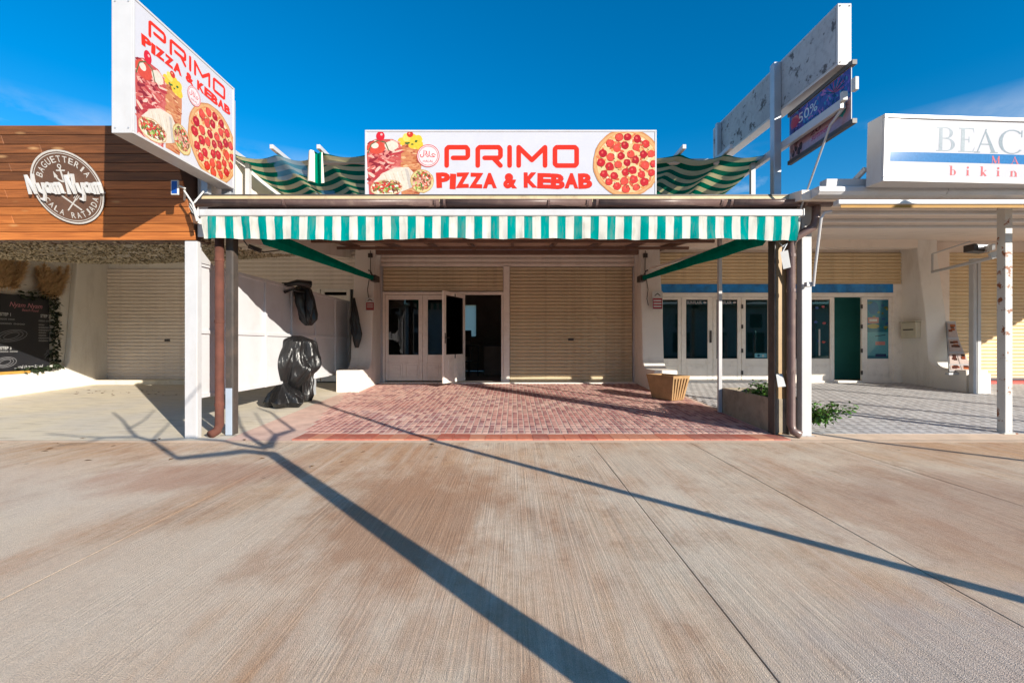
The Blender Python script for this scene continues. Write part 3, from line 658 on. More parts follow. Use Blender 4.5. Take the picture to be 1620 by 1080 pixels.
PIER = [(11.6, 0.0), (9.75, 0.0), (9.75, 0.60)]
for i in range(9):
    t = math.pi/2*i/8; PIER.append((10.34+0.30*math.sin(t), 0.90-0.30*math.cos(t)))
PIER += [(10.72, 1.9), (10.92, 3.3), (10.93, 3.9), (11.6, 3.9)]
def pier(parent, x0, x1, label=None):
    mb = MB(); mb.prism([(y, z+0.05) for y, z in PIER], 'x', x0, x1); o = mb.build('pier', M['white'], parent, bevel=0.02, fix=True)
    if label: o['label'] = label
    return o

# ---- middle shop
shop = thing('shop_building', (0, FY, 0.2), 'middle shop front with closed tan roller shutter and one cream door standing open', 'shop', 'row of shop buildings')
pier(shop, -3.80, -3.31); pier(shop, 3.02, 3.52)
mb = MB(); mb.box(-3.31, 3.02, FY+0.06, FY+0.3, 3.50, 3.95); mb.build('wall', M['white'], shop)
mb = MB(); mb.box(-3.78, 3.5, FY+0.302, 16.6, 3.56, 3.90); mb.build('roof', M['white'], shop)
# ribbed white box over the shutters
for n_, z in enumerate((3.15, 3.2667, 3.3833)):
    me = slat_mesh(6.32, 0.1166, M['shutter_white'], 'box_slat', 0.02); link_mesh('shutter_box_slat', me, shop, (-0.145, -0.02, z-0.2))
mb = MB(); mb.box(-3.31, -3.26, FY-0.06, FY+0.06, 0.25, 3.15); mb.build('guide_rail', M['white_metal'], shop, bevel=0.005); mb = MB(); mb.box(2.985, 3.02, FY-0.06, FY+0.06, 0.25, 3.15); mb.build('guide_rail', M['white_metal'], shop, bevel=0.005)
mb = MB(); mb.box(-0.245, -0.09, FY-0.075, FY+0.06, 0.25, 3.149); mb.build('mullion_post', M['frame_cream'], shop, bevel=0.008)
mb = MB(); mb.box(-3.305, 3.015, FY-0.28, FY+0.25, 0.05, 0.27); mb.build('door_sill', M['frame_cream'], shop, bevel=0.012)
shutter(shop, -0.09, 2.985, 0.31, 3.149, M['shutter'], label='closed tan roller shutter', lock=(fx(903), fz(537)))
shutter(shop, -3.26, -0.245, fz(457), 3.149, M['shutter'], label='raised tan roller shutter above the doors')
mb = MB()
zt = fz(458); mb.box(-3.26, -0.245, FY-0.05, FY+0.07, zt-0.13, zt-0.06); mb.box(-3.26, -3.20, FY-0.05, FY+0.07, 0.271, zt-0.131); mb.box(-0.30, -0.246, FY-0.05, FY+0.07, 0.271, zt-0.131)
mb.build('door_frame', M['frame_cream'], shop, bevel=0.008)
zl0, zl1 = 0.30, zt-0.14
def two_panels(x0, x1): 
    c = (x0+x1)/2; return [(x0+0.08, c-0.04, fz(597), fz(574)), (c+0.04, x1-0.08, fz(597), fz(574))]
d = pane_leaf(shop, 'door', -3.195, -2.27, zl0, zl1, fx(615), fx(662.5), fz(561), fz(474), M['frame_cream'], M['glass_dark'], panels=two_panels(-3.195, -2.27))
d = pane_leaf(shop, 'door', -2.265, -1.29, zl0, zl1, fx(677), fx(724), fz(561), fz(474), M['frame_cream'], M['glass_dark'], panels=two_panels(-2.265, -1.29))
# the open leaf, swung outwards on its right-hand hinge
hx, hy = fx(735), FY-0.03; wleaf = 1.04; ang = R(-112)
leaf = bpy.data.objects.new('door', None); col.objects.link(leaf); leaf.parent = shop; leaf['label'] = 'cream door leaf standing open towards the patio'
o = org(shop); leaf.location = (hx-o.x, hy-o.y, 0.31-o.z)
leaf.rotation_euler = (0, 0, ang+math.pi/2-R(90))
def lpart(name, mb, m, bevel=0.005):
    me = mb.mesh(name, m); ob = link_mesh(name, me, leaf)
    if bevel: b = ob.modifiers.new('bevel', 'BEVEL'); b.width = bevel; b.segments = 2
    return ob
hL = 2.13
mb = MB(); mb.box(0, 0.09, -0.022, 0.022, 0, hL); mb.box(wleaf-0.11, wleaf, -0.022, 0.022, 0, hL); mb.box(0.0905, wleaf-0.1105, -0.02, 0.02, hL-0.09, hL); mb.box(0.0905, wleaf-0.1105, -0.02, 0.02, 0, 0.66); lpart('leaf_frame', mb, M['frame_cream'])
mb = MB(); mb.box(0.085, wleaf-0.105, -0.004, 0.004, 0.655, hL-0.085); lpart('pane', mb, M['glass_dark'], 0)
for a, b in ((0.10, 0.44), (0.50, 0.83)):
    for sy in (-1, 1):
        mb = MB(); w = 0.018; ya, yb = (-0.029, -0.018) if sy < 0 else (0.018, 0.029)
        mb.box(a, b, ya, yb, 0.12, 0.138); mb.box(a, b, ya, yb, 0.532, 0.55); mb.box(a, a+w, ya, yb, 0.139, 0.531); mb.box(b-w, b, ya, yb, 0.139, 0.531); lpart('panel', mb, M['frame_cream'], 0.003)
mb = MB(); mb.box(wleaf-0.075, wleaf-0.045, -0.03, 0.03, 0.92, 1.16); mb.tube([(wleaf-0.06, -0.03, 1.05), (wleaf-0.06, -0.075, 1.05), (wleaf-0.17, -0.075, 1.05)], 0.010, 6); mb.tube([(wleaf-0.06, 0.03, 1.05), (wleaf-0.06, 0.075, 1.05), (wleaf-0.17, 0.075, 1.05)], 0.010, 6); lpart('handle', mb, M['dark_metal'], 0)
for zz in (0.62, hL-0.08):
    mb = MB(); mb.box(wleaf/2-0.012, wleaf/2+0.012, -0.034, -0.021, zz-0.05, zz+0.05); mb.box(wleaf/2-0.012, wleaf/2+0.012, 0.021, 0.034, zz-0.05, zz+0.05); lpart('bolt', mb, M['dark_metal'], 0)
# room behind
mb = MB(); zf_, zc = 0.26, 3.3
mb.box(-3.5, -3.32, FY+0.31, 16.4, zf_, 3.55); mb.box(3.03, 3.2, FY+0.31, 16.4, zf_, 3.55)
mb.box(-3.3, 3.02, FY+0.251, 16.4, 0.12, 0.245)
wx0, wx1, wz0, wz1 = at(731, 530, 16.4).x, at(753, 530, 16.4).x, at(0, 532, 16.4).z, at(0, 482, 16.4).z
mb.box(-3.32, wx0, 16.41, 16.6, zf_, 3.55); mb.box(wx1, 3.03, 16.41, 16.6, zf_, 3.55); mb.box(wx0, wx1, 16.41, 16.6, zf_, wz0); mb.box(wx0, wx1, 16.41, 16.6, wz1, 3.55)
mb.build('inner_wall', M['dark_room'], shop)
mb = MB(); mb.box(wx0-0.01, wx1+0.01, 16.5, 16.51, wz0-0.01, wz1+0.01); mb.build('back_window', M['frost'], shop)
# stacked furniture dimly seen inside
def chair(x, y, z, label, rz):
    t = thing('chair', (x, y, z), label, 'chair', 'chairs stored inside the dark shop'); t.rotation_euler.z = rz
    c = Vector((x, y, z))
    def P_(nm, f): 
        mb = MB(); f(mb); me = mb.mesh(nm, M['dark_metal']); ob = link_mesh(nm, me, t); return ob
    P_('seat', lambda m_: m_.box(-0.21, 0.21, -0.2, 0.2, 0.43, 0.47)); P_('backrest', lambda m_: m_.box(-0.2, 0.2, 0.19, 0.22, 0.60, 0.90))
    for sx in (-0.19, 0.19):
        P_('leg', lambda m_: m_.tube([(sx, -0.18, 0), (sx, -0.18, 0.43)], 0.014, 6)); P_('leg', lambda m_: m_.tube([(sx, 0.18, 0), (sx, 0.2, 0.9)], 0.014, 6))
p = at(742, 590, 13.6); chair(p.x, 13.6, 0.245, 'dark chair standing on the shop floor just inside the open door', 2.5)
chair(p.x+0.02, 13.62, 0.72, 'dark chair stacked on top of the chair inside the open door', 2.6)
p = at(770, 590, 14.2); t = thing('shop_counter', (p.x+0.55, 14.6, 0.245), 'low dark counter at the back of the unlit shop', 'counter')
mb = MB(); mb.box(p.x-0.1, p.x+1.3, 14.3, 14.9, 0.245, 1.15); mb.build('counter_body', M['dark_room'], t, bevel=0.01); mb = MB(); mb.box(p.x-0.14, p.x+1.34, 14.26, 14.94, 1.151, 1.19); mb.build('counter_top', M['dark_steel'], t, bevel=0.01)
# warning plates on the piers
def plate(px_, py_, w, h, Y, label):
    p = at(px_, py_, Y); t = thing('warning_plate', p, label, 'notice', 'small red and white warning plates')
    mb = MB(); mb.box(p.x-w/2, p.x+w/2, Y-0.008, Y, p.z-h/2, p.z+h/2); mb.build('board', M['card_white'], t)
    pr = Print((p.x-w/2, Y-0.008, p.z-h/2), (1, 0, 0), (0, 0, 1))
    pr.rect(0.01, 0.01, w-0.01, h*0.62, S(176, 40, 40)); pr.rect(0.03, 0.05, w-0.03, h*0.20, S(236, 220, 216)); pr.rect(0.03, h*0.28, w-0.03, h*0.36, S(236, 220, 216)); pr.rect(0.03, h*0.44, w-0.03, h*0.52, S(236, 220, 216))
    pr.line([(w*0.25, h*0.76), (w*0.5, h*0.88), (w*0.75, h*0.76)], 0.02, S(60, 60, 60)); pr.build('print', t)
plate(1040, 475, 0.24, 0.42, 10.68, 'red and white warning plate on the pier beside the beige roller shutter')
plate(585.5, 481, 0.20, 0.30, 10.68, 'small brownish red warning plate on the pier left of the glazed doors')

for (xa_, sg_, lab) in ((-3.42, 1, 'thin grey cable running down the pier left of the glazed doors'), (3.16, -1, 'thin grey cable running down the pier right of the tan shutter')):
    t = thing('wall_cable', (xa_, 10.7, 1.9), lab, 'cable'); mb = MB()
    mb.tube([(xa_, 10.90, 3.45), (xa_+0.02*sg_, 10.84, 2.95), (xa_-0.03*sg_, 10.77, 2.5), (xa_+0.01*sg_, 10.73, 2.28), (xa_-0.02*sg_, 10.71, 2.12)], 0.008, 6); mb.build('lead', M['cable'], t)
    mb = MB(); mb.box(xa_-0.05, xa_+0.05, 10.86, 10.915, 3.28, 3.38); mb.build('junction_box', M['dark_metal'], t, bevel=0.006)
# ---- right shop
rshop = thing('shop_building', (6.5, FY, 0.2), 'right shop front with ochre shutters rolled up over pale doors with teal glass', 'shop', 'row of shop buildings')
pier(rshop, 9.70, 10.18)
mb = MB(); mb.box(3.521, 16, FY+0.02, FY+0.3, 3.50, 4.0); mb.box(10.18, fx(1487), FY-0.25, FY+0.3, 0.25, 3.5); mb.build('wall', M['soffit'], rshop)
shutter(rshop, fx(1043), fx(1425), fz(447), 3.50, M['shutter_warm'], label='ochre shutter rolled up above the glazed doors')
shutter(rshop, fx(1487), 15.5, 0.42, 3.50, M['shutter_warm'], label='closed ochre shutter beyond the pier')
mb = MB(); mb.box(fx(1487), 15.5, FY-0.3, FY+0.25, 0.05, 0.30); mb.build('red_sill', M['red_floor'], rshop)
mb = MB(); mb.box(fx(1043), fx(1411), FY-0.04, FY+0.05, fz(463), fz(449.5)); mb.build('blue_strip', M['blue_strip'], rshop, bevel=0.005)
mb = MB(); mb.box(fx(1411), fx(1425), FY-0.05, FY+0.06, 0.25, fz(449.5)); mb.box(fx(1043), fx(1415), FY-0.06, FY+0.06, fz(470), fz(463.3)); mb.box(fx(1043), fx(1415), FY-0.06, FY+0.2, 0.05, 0.30); mb.build('door_frame', M['frame_cream'], rshop, bevel=0.008)
zb, zt2 = 0.302, fz(470.3)
leaves = [(1043, 1077, 1048, 1072, 1), (1077.5, 1127, 1085, 1119, 1), (1127.5, 1172, 1133, 1166, 1), (1172.5, 1222, 1179, 1214, 1), (1222.5, 1270, 1229, 1263, 1), (1270.5, 1319, 1279, 1312, 1), (1362, 1411, 1371, 1405, 1)]
for k, (a, b, ga, gb, _) in enumerate(leaves):
    d = pane_leaf(rshop, 'door', fx(a), fx(b), zb, zt2, fx(ga), fx(gb), fz(567), fz(474), M['frame_cream'], M['glass_teal'], panels=[(fx(ga)-0.02, fx(gb)+0.02, fz(594), fz(576))])
    pr = Print((fx(ga), FY-0.004, fz(567)), (1, 0, 0), (0, 0, 1)); w = fx(gb)-fx(ga); h = fz(474)-fz(567)
    if k in (1, 2): pr.text('SUNFLAIR', 0.03, h-0.11, w*0.68, 0.075, S(214, 214, 214), 0.015); pr.disc(w*0.88, h-0.07, 0.04, S(214, 214, 214), 14, ry=0.025); pr.build('lettering', d)
    if k == 3: pr.rect(w*0.42, 0.02, w*0.97, 0.13, S(110, 190, 210)); pr.disc(w*0.6, 0.075, 0.035, S(40, 100, 130), 12); pr.disc(w*0.8, 0.07, 0.03, S(200, 220, 220), 12); tag(pr.build('sticker_print', d), kind='stuff')
    if k == 5:
        for (u, v, c) in ((0.7, 0.88, (200, 60, 60)), (0.4, 0.86, (60, 90, 160)), (0.75, 0.6, (190, 60, 60)), (0.35, 0.62, (60, 90, 170)), (0.5, 0.3, (50, 80, 160)), (0.72, 0.28, (190, 70, 60))): pr.disc(w*u, h*v, 0.045, S(*c), 12, ry=0.03, wob=0.3)
        pr.rect(w*0.48, h*0.05, w*0.56, h*0.5, S(206, 206, 204)); tag(pr.build('sticker_print', d), kind='stuff')
    if k == 6:
        g = random.Random(9)
        pr.rect(0.0, 0.0, w, h, S(36, 122, 146)); pr.rect(0, h*0.05, w, h*0.45, S(96, 178, 192)); pr.disc(w*0.3, h*0.86, w*0.25, S(24, 84, 140), 16, ry=0.16)
        for i in range(24): pr.disc(w*g.random(), h*(0.48+0.5*g.random()), 0.03+0.03*g.random(), S(*g.choice([(30, 90, 150), (40, 140, 150), (150, 150, 60), (90, 110, 50)])), 9, ry=0.03, wob=0.4)
        pr.rect(w*0.05, h*0.60, w*0.55, h*0.70, S(220, 130, 110)); pr.disc(w*0.3, h*0.55, w*0.28, S(196, 170, 70), 16, ry=0.06); pr.rect(w*0.12, h*0.63, w*0.48, h*0.67, S(240, 230, 220))
        pr.rect(w*0.4, h*0.23, w*0.85, h*0.29, S(226, 150, 140)); pr.line([(w*0.4, h*0.38), (w*0.85, h*0.40)], 0.02, S(30, 60, 90)); pr.rect(w*0.4, h*0.03, w*0.9, h*0.08, S(20, 60, 110)); pr.build('poster', d)
    if k in (3, 6):
        for zz in (0.45, 1.0, 1.6, 2.1):
            mb = MB(); xh = fx(a)+0.01 if k == 3 else fx(a)-0.005; mb.box(xh-0.02, xh+0.02, FY-0.045, FY-0.024, zz, zz+0.10); mb.build('hinge', M['dark_metal'], d)
    if k == 1:
        mb = MB(); xh = fx(1123); mb.box(xh-0.02, xh+0.02, FY-0.06, FY-0.024, 1.25, 1.55); mb.build('handle', M['dark_metal'], d)
mb = MB(); mb.box(3.53, 3.65, FY+0.31, 16, 0.26, 3.55); mb.box(9.9, 10.1, FY+0.31, 16, 0.26, 3.55); mb.box(3.5, 10.1, 15.9, 16.1, 0.26, 3.55); mb.build('inner_wall', M['teal_room'], rshop)
mb = MB(); mb.box(3.5, 10.1, FY+0.2, 16.1, 0.10, 0.262); mb.build('inner_floor', M['concrete'], rshop)
mb = MB(); mb.box(8.3, 9.89, 12.5, 12.6, 0.262, 3.5); mb.box(3.7, 8.0, 13.2, 13.3, 0.262, 3.5); mb.build('partition', M['teal_room'], rshop)  # short near wall added behind the open doorway to catch daylight
mb = MB(); mb.box(3.5, 16.2, FY+0.301, 16.2, 3.56, 3.9); mb.build('roof', M['white'], rshop)
# sloping soffit and the white gutter edge
rc = thing('shop_canopy', (6.5, 5.6, 0), 'white sloping canopy with a gutter edge along the right shop', 'canopy')
SF = lambda y: 2.98+(y-5.6)*(3.78-2.98)/(FY-5.6)
mb = MB(); mb.hexa([(3.55, 5.6, SF(5.6)), (16, 5.6, SF(5.6)), (16, FY+0.01, SF(FY)), (3.55, FY+0.01, SF(FY)), (3.55, 5.6, SF(5.6)+0.12), (16, 5.6, SF(5.6)+0.12), (16, FY+0.01, SF(FY)+0.12), (3.55, FY+0.01, SF(FY)+0.12)]); mb.build('soffit', M['soffit'], rc)
for k, (a, b) in enumerate(((3.66, 5.2), (5.206, 6.7), (6.706, 8.4), (8.406, 12))):
    mb = MB(); mb.prism([(5.62, 2.99), (5.47, 3.0), (5.44, 3.035), (5.44, 3.085), (5.46, 3.10), (5.62, 3.105)], 'x', a, b); mb.build('gutter', M['white_metal'], rc, bevel=0.004, fix=True)
mb = MB(); mb.prism([(5.62, 3.106), (5.50, 3.108), (5.49, 3.20), (5.62, 3.205)], 'x', 3.78, 12); mb.build('fascia', M['white_metal'], rc, bevel=0.006, fix=True)
mb = MB(); mb.box(3.6, 9.69, 10.9, 11.1, 3.52, SF(11)+0.02); mb.build('beam', M['soffit'], rc)
def post(name, parent, x0, x1, y, d, z0, z1, m):
    mb = MB(); mb.box(x0, x1, y, y+d, z0, z1); return mb.build(name, m, parent, bevel=0.008)
post('post', rc, 6.54, 6.64, 6.05, 0.11, gz(6.1), SF(6.1)+0.01, M['rusty_white'])
mb = MB(); mb.box(6.50, 6.68, 6.02, 6.19, gz(6.1)-0.01, gz(6.1)+0.012); mb.build('base_plate', M['rusty_white'], rc)
# awning bars under the right-hand canopy
ra = thing('retracted_awning', (6.5, 5.5, 2.9), 'white awning bar with ochre hem under the right canopy edge', 'awning')
mb = MB(); mb.box(3.86, 12, 5.40, 5.50, 2.865, 2.925); mb.build('front_bar', M['white_metal'], ra, bevel=0.012)
mb = MB(); mb.box(3.9, 12, 5.42, 5.425, 2.828, 2.864); mb.build('hem', M['ochre'], ra)
for yy in (6.3, 7.1, 7.9): 
    mb = MB(); mb.tube([(4.0, yy, SF(yy)-0.05), (12, yy, SF(yy)-0.05)], 0.028, 8); mb.build('roller_tube', M['white_metal'], ra)
mb = MB(); p = at(1475, 430, 10.6); q = at(1592, 402, 6.9); mb.tube([p, q], 0.03, 8); mb.tube([p, p+Vector((0, 0, 0.42))], 0.02, 8); mb.tube([p+Vector((0, 0, 0.42)), at(1535, 382, 10.2)], 0.014, 6); mb.build('folding_arm', M['rusty_soft'], ra)
# crank rod of the awning
t = thing('awning_crank', at(1287, 452, 5.7), 'bent white awning crank rod beside the white corner post', 'crank')
mb = MB(); mb.tube([at(1316, 334, 5.55), at(1304, 337, 5.58), at(1299, 346, 5.6), at(1290, 420, 5.75), at(1287, 452, 5.82), at(1276, 449, 5.9)], 0.016, 8); mb.build('rod', M['white_metal'], t)
mb = MB(); p = at(1280, 450, 5.86); mb.box(p.x-0.05, p.x+0.03, p.y-0.03, p.y+0.03, p.z-0.03, p.z+0.03); mb.build('clip', M['white_metal'], t, bevel=0.008)
# thin post and base block beyond the pier
t = thing('steel_post', (at(1548, 612, 9.5).x, 9.5, gz(9.5)), 'slim white double post with a square block foot by the leaflet stand', 'post')
xa = at(1540, 0, 9.5).x
mb = MB(); mb.box(xa, xa+0.075, 9.5, 9.6, gz(9.5), 3.0); mb.box(xa+0.09, xa+0.165, 9.5, 9.6, gz(9.5), 3.0); mb.box(xa+0.01, xa+0.15, 9.53, 9.57, 0.9, 0.96); mb.build('shaft', M['rusty_soft'], t, bevel=0.006)
mb = MB(); mb.box(xa+0.18, xa+0.42, 9.55, 9.85, gz(9.5), 0.58); mb.build('foot_block', M['white'], t, bevel=0.012)
# floodlight
t = thing('floodlight', at(1562, 392, 6.3), 'old rusty floodlight on a bracket under the right canopy beside the rusty post', 'floodlight')
p = at(1548, 392, 6.4)
mb = MB(); mb.hexa([p+Vector(v) for v in ((-0.12, -0.06, -0.05), (0.10, -0.06, -0.07), (0.10, 0.1, -0.07), (-0.12, 0.1, -0.05), (-0.12, -0.06, 0.05), (0.10, -0.06, 0.04), (0.10, 0.1, 0.04), (-0.12, 0.1, 0.05))]); mb.build('housing', M['dark_metal'], t, bevel=0.01)
mb = MB(); mb.box(p.x-0.07, p.x+0.06, p.y-0.069, p.y-0.062, p.z-0.03, p.z+0.025); mb.build('lens', M['galv'], t)
mb = MB(); mb.bar(p+Vector((0.1, 0.03, -0.02)), (6.44, 6.1, p.z-0.05), 0.03, 0.08); mb.build('bracket', M['rusty_white'], t)
mb = MB(); mb.bar(p+Vector((0.16, 0, -0.12)), p+Vector((0.28, -0.05, -0.07)), 0.05, 0.09); mb.build('junction_box', M['rusty_white'], t)
# mailbox
p = at(1447, 522, 10.2); t = thing('mailbox', (9.70, 11.0, 1.25), 'cream metal mailbox on the side of the right pier', 'mailbox')
mb = MB(); mb.box(9.58, 9.698, 10.83, 11.25, 1.36, 1.74); mb.build('box', M['mailbox'], t, bevel=0.012)
mb = MB(); mb.box(9.55, 9.70, 10.81, 11.27, 1.745, 1.77); mb.build('lid', M['mailbox'], t, bevel=0.006)
mb = MB(); mb.box(9.57, 9.579, 10.9, 11.18, 1.55, 1.575); mb.build('slot', M['dark_metal'], t)
# leaflet stand curving in front of the far shutter
t = thing('menu_stand', at(1520, 590, 9.95), 'curved menu stand with food pictures leaning at the foot of the pier', 'menu stand')
def stand_pt(u, s_, off=0.0):
    Y = 9.95+0.75*s_**0.8; l_ = at(1502-5*s_, 0, Y).x; r_ = at(1512+30*(1-s_)**1.7, 0, Y).x
    return Vector((l_+(r_-l_)*u, Y-off, at(0, 588-80*s_, Y).z+off*0.4))
mb = MB()
for i in range(12):
    a, b = i/12, (i+1)/12; mb.add([stand_pt(0, a), stand_pt(1, a), stand_pt(1, b), stand_pt(0, b)], [(0, 1, 2, 3)]); mb.add([stand_pt(0, a, -0.02), stand_pt(1, a, -0.02), stand_pt(1, b, -0.02), stand_pt(0, b, -0.02)], [(3, 2, 1, 0)])
mb.build('sheet', M['galv'], t)
mb = MB(); g = random.Random(3)
def stand_rect(u0, u1, s0, s1, c, off):
    mb.add([stand_pt(u0, s0, off), stand_pt(u1, s0, off), stand_pt(u1, s1, off), stand_pt(u0, s1, off)], [(0, 1, 2, 3)], 0, c)
for k, (s0, s1) in enumerate(((0.03, 0.13), (0.15, 0.36), (0.40, 0.64), (0.68, 0.96))):
    for (u0, u1) in (((0.04, 0.48), (0.52, 0.96)) if k < 2 else ((0.08, 0.92),)):
        stand_rect(u0, u1, s0, s1, S(214, 196, 190), 0.006); um, sm = (u0+u1)/2, (s0+s1)/2; du = (u1-u0)*0.22
        for q in range(5):
            a, b = um+(g.random()-0.5)*(u1-u0)*0.45, sm+(g.random()-0.2)*(s1-s0)*0.4; stand_rect(a-du, a+du, b-0.022, b+0.022, S(*g.choice([(140, 66, 40), (60, 44, 40), (200, 104, 50), (90, 50, 44)])), 0.009+q*0.001)
mb.build('menu_print', M['print'], t)
mb = MB(); p = at(1497, 591, 9.93); q = at(1548, 591, 9.93); mb.box(p.x, q.x, 9.90, 9.96, p.z-0.02, p.z+0.02); mb.build('foot_rail', M['galv'], t)

# ---- left shop
lshop = thing('shop_building', (-7, FY, 0.2), 'left shop front in white with off-white roller shutters behind the partition', 'shop', 'row of shop buildings')
zs = 0.31
shutter(lshop, fx(167), fx(297), zs, fz(425), M['shutter_white'], label='closed narrow off-white roller shutter', lock=(fx(266), fz(538)))
mb = MB(); mb.box(fx(160), -3.79, FY+0.03, FY+0.3, fz(424.5), 4.0); mb.box(-10.35, fx(167), FY-0.02, FY+0.3, 0.1, 3.9); mb.box(fx(297), fx(318), FY-0.06, FY+0.3, 0.1, fz(424.5)); mb.build('wall', M['white'], lshop)
shutter(lshop, fx(318), -3.80, fz(455), fz(378), M['shutter_white'], 0.1, label='wide off-white shutter rolled up high', conv=0.012, y=FY-0.09)
mb = MB(); mb.box(fx(140), fx(318), FY-0.42, FY+0.02, 0.08, 0.345); mb.build('step', M['cream_floor'], lshop, bevel=0.012)
for k in range(5):
    a = fx(318)+k*0.75; pane_leaf(lshop, 'door', a+0.01, a+0.74, 0.28, fz(457), a+0.10, a+0.65, fz(457)-0.16, fz(457)-0.08, M['frame_cream'], M['glass_dark'], panels=[(a+0.14, a+0.61, 0.4, 2.2)])
mb = MB(); mb.box(fx(318), -3.8, FY+0.5, FY+0.6, 0.2, 3.5); mb.build('inner_wall', M['dark_room'], lshop)
# flank wall with a rounded recess
RX = -10.15
mb = MB(); mb.box(RX-0.55, RX-0.13, 6.6, FY+0.3, 0, 4.0); mb.build('flank_wall', M['white'], lshop)
prof = [(FY+0.3, 0), (6.6, 0), (6.6, 0.62), (9.95, 0.62)]
for i in range(9):
    t_ = math.pi/2*i/8; prof.append((10.12+0.30*math.sin(t_), 0.92-0.30*math.cos(t_)))
prof += [(10.50, 1.9), (10.62, 3.30), (6.6, 3.42), (6.6, 4.0), (FY+0.3, 4.0)]
mb = MB(); mb.prism(prof, 'x', RX-0.13, RX); mb.build('flank_rib', M['white'], lshop, bevel=0.025, fix=True)
mb = MB(); mb.box(-16, -4.03, 6.0, FY+0.3, 3.84, 4.0); mb.build('roof', M['white'], lshop)
mb = MB(); mb.hexa([(-4.16, 6.0, 2.62), (-4.03, 6.0, 2.62), (-4.03, FY+0.3, 3.4), (-4.16, FY+0.3, 3.4), (-4.16, 6.0, 3.839), (-4.03, 6.0, 3.839), (-4.03, FY+0.3, 3.839), (-4.16, FY+0.3, 3.839)]); mb.build('sun_block_upstand', M['white'], lshop)  # upstand added to close the gap that let sun between the two roofs
p = at(152, 448, 10.9); t = thing('number_plate', (RX+0.01, 11.0, p.z), 'small dark green house plate beside the left roller shutter', 'plate')
zp = p.z; mb = MB(); mb.box(fx(146), fx(160), FY-0.05, FY-0.022, fz(455), fz(441)); mb.build('board', M['green_plate'], t, bevel=0.004)
pr = Print((fx(146), FY-0.05, fz(455)), (1, 0, 0), (0, 0, 1)); pr.text('H', 0.075, 0.06, 0.07, 0.1, S(200, 205, 200), 0.01); pr.build('lettering', t)

# ------------------------------------------------------------------ wooden fascia of the left shop
FB, FT = (6.00, 2.575), (5.53, 3.86)                  # bottom and top edge (Y, z): leans out towards the street
fasc = thing('timber_fascia', (-8, 6.0, 2.55), 'brown stained timber plank fascia leaning out over the left shop', 'fascia')
NP = 13; sl = Vector((0, FT[0]-FB[0], FT[1]-FB[1])); slen = sl.length; sdir = sl.normalized(); snor = Vector((0, -sdir.z, sdir.y))
ph = slen/NP; tilt = math.atan2(-sdir.y, sdir.z)
for r_ in range(NP):
    cuts = [-13.0, -11.2+rnd.uniform(-.6, .6), -8.6+rnd.uniform(-1, 1), -6.3+rnd.uniform(-.8, .8), -4.17]
    if r_ % 3 == 0: cuts = [cuts[0], cuts[2], cuts[4]]
    xr = -4.17-0.0
    cuts[-1] = xr
    for a, b in zip(cuts[:-1], cuts[1:]):
        mb = MB(); w = b-a-0.003; mb.box(-w/2, w/2, -0.011, 0.011, 0.0022, ph-0.0022)
        me = mb.mesh('plank', M['plank' if r_ < 4 else ('plank_mid' if r_ < 7 else 'plank_dark')]); c = Vector(((a+b)/2, FB[0], FB[1]))+sdir*ph*r_+snor*rnd.uniform(0, 0.003)-Vector(fasc.location)
        ob = link_mesh('plank', me, fasc, c, (tilt, 0, 0)); bv = ob.modifiers.new('bevel', 'BEVEL'); bv.width = 0.004; bv.segments = 1
mb = MB(); mb.hexa([(-13, FB[0]+0.02, FB[1]+0.01), (-4.18, FB[0]+0.02, FB[1]+0.01), (-4.18, 6.3, FB[1]+0.01), (-13, 6.3, FB[1]+0.01), (-13, FT[0]+0.02, FT[1]-0.01), (-4.18, FT[0]+0.02, FT[1]-0.01), (-4.18, 6.3, FT[1]-0.01), (-13, 6.3, FT[1]-0.01)]); mb.build('backing', M['sign_dark'], fasc)
# round logo board
def fpt(px_, py_):
    "pixel -> (u, v) on the fascia plane"
    d = Vector(((px_-CX)/F, 1, -(py_-CY)/F)); n = snor; o_ = Vector((0, FB[0], FB[1])); c0 = Vector((0, 0, H))
    t_ = (o_-c0).dot(n)/d.dot(n); p = c0+d*t_; return p.x, (p-o_).dot(sdir)
lu, lv = fpt(111, 297); lr = 0.5*(fpt(168, 297)[0]-fpt(55, 297)[0])*0.98
ly0 = fpt(111, 356)[1]; ly1 = fpt(111, 236)[1]
logo = thing('round_shop_sign', Vector((lu, FB[0], FB[1]))+sdir*lv, 'round brown sign with white brush lettering and anchor on the timber fascia', 'sign')
o_f = Vector((0, FB[0], FB[1]))
mb = MB(); n = 48; h0, h1 = 0.016, 0.034
ring0 = [o_f+Vector((1, 0, 0))*(lu+lr*math.cos(2*math.pi*i/n))+sdir*(lv+lr*math.sin(2*math.pi*i/n))+snor*h0 for i in range(n)]
ring1 = [p+snor*(h1-h0) for p in ring0]
mb.add(ring0+ring1, [tuple(range(n, 2*n)), tuple(range(n-1, -1, -1))]+[(i, (i+1) % n, n+(i+1) % n, n+i) for i in range(n)]); mb.build('disc', M['sign_dark'], logo)
pr = Print(o_f+snor*h1, (1, 0, 0), sdir); wht = S(226, 222, 216)
pr.ring(lu, lv, lr, 0.022, wht, 56); pr.ring(lu, lv, lr-0.036, 0.008, wht, 56)
def arc_text(pr, s, cx, cy, r, a0, a1, h, c, inside=False, bold=0.01):
    for i, ch in enumerate(s):
        a = a0+(a1-a0)*(i/(len(s)-1)); 
        if ch == ' ': continue
        x_, y_ = cx+r*math.cos(a), cy+r*math.sin(a); rot = a-math.pi/2 if not inside else a+math.pi/2
        w = h*(0.3 if ch in 'I' else 0.72); pr.text(ch, x_-w/2, y_-h/2, w, h, c, bold, 0, rot)
arc_text(pr, 'BAGUETTERIA', lu, lv, lr*0.76, R(152), R(28), 0.075, wht)
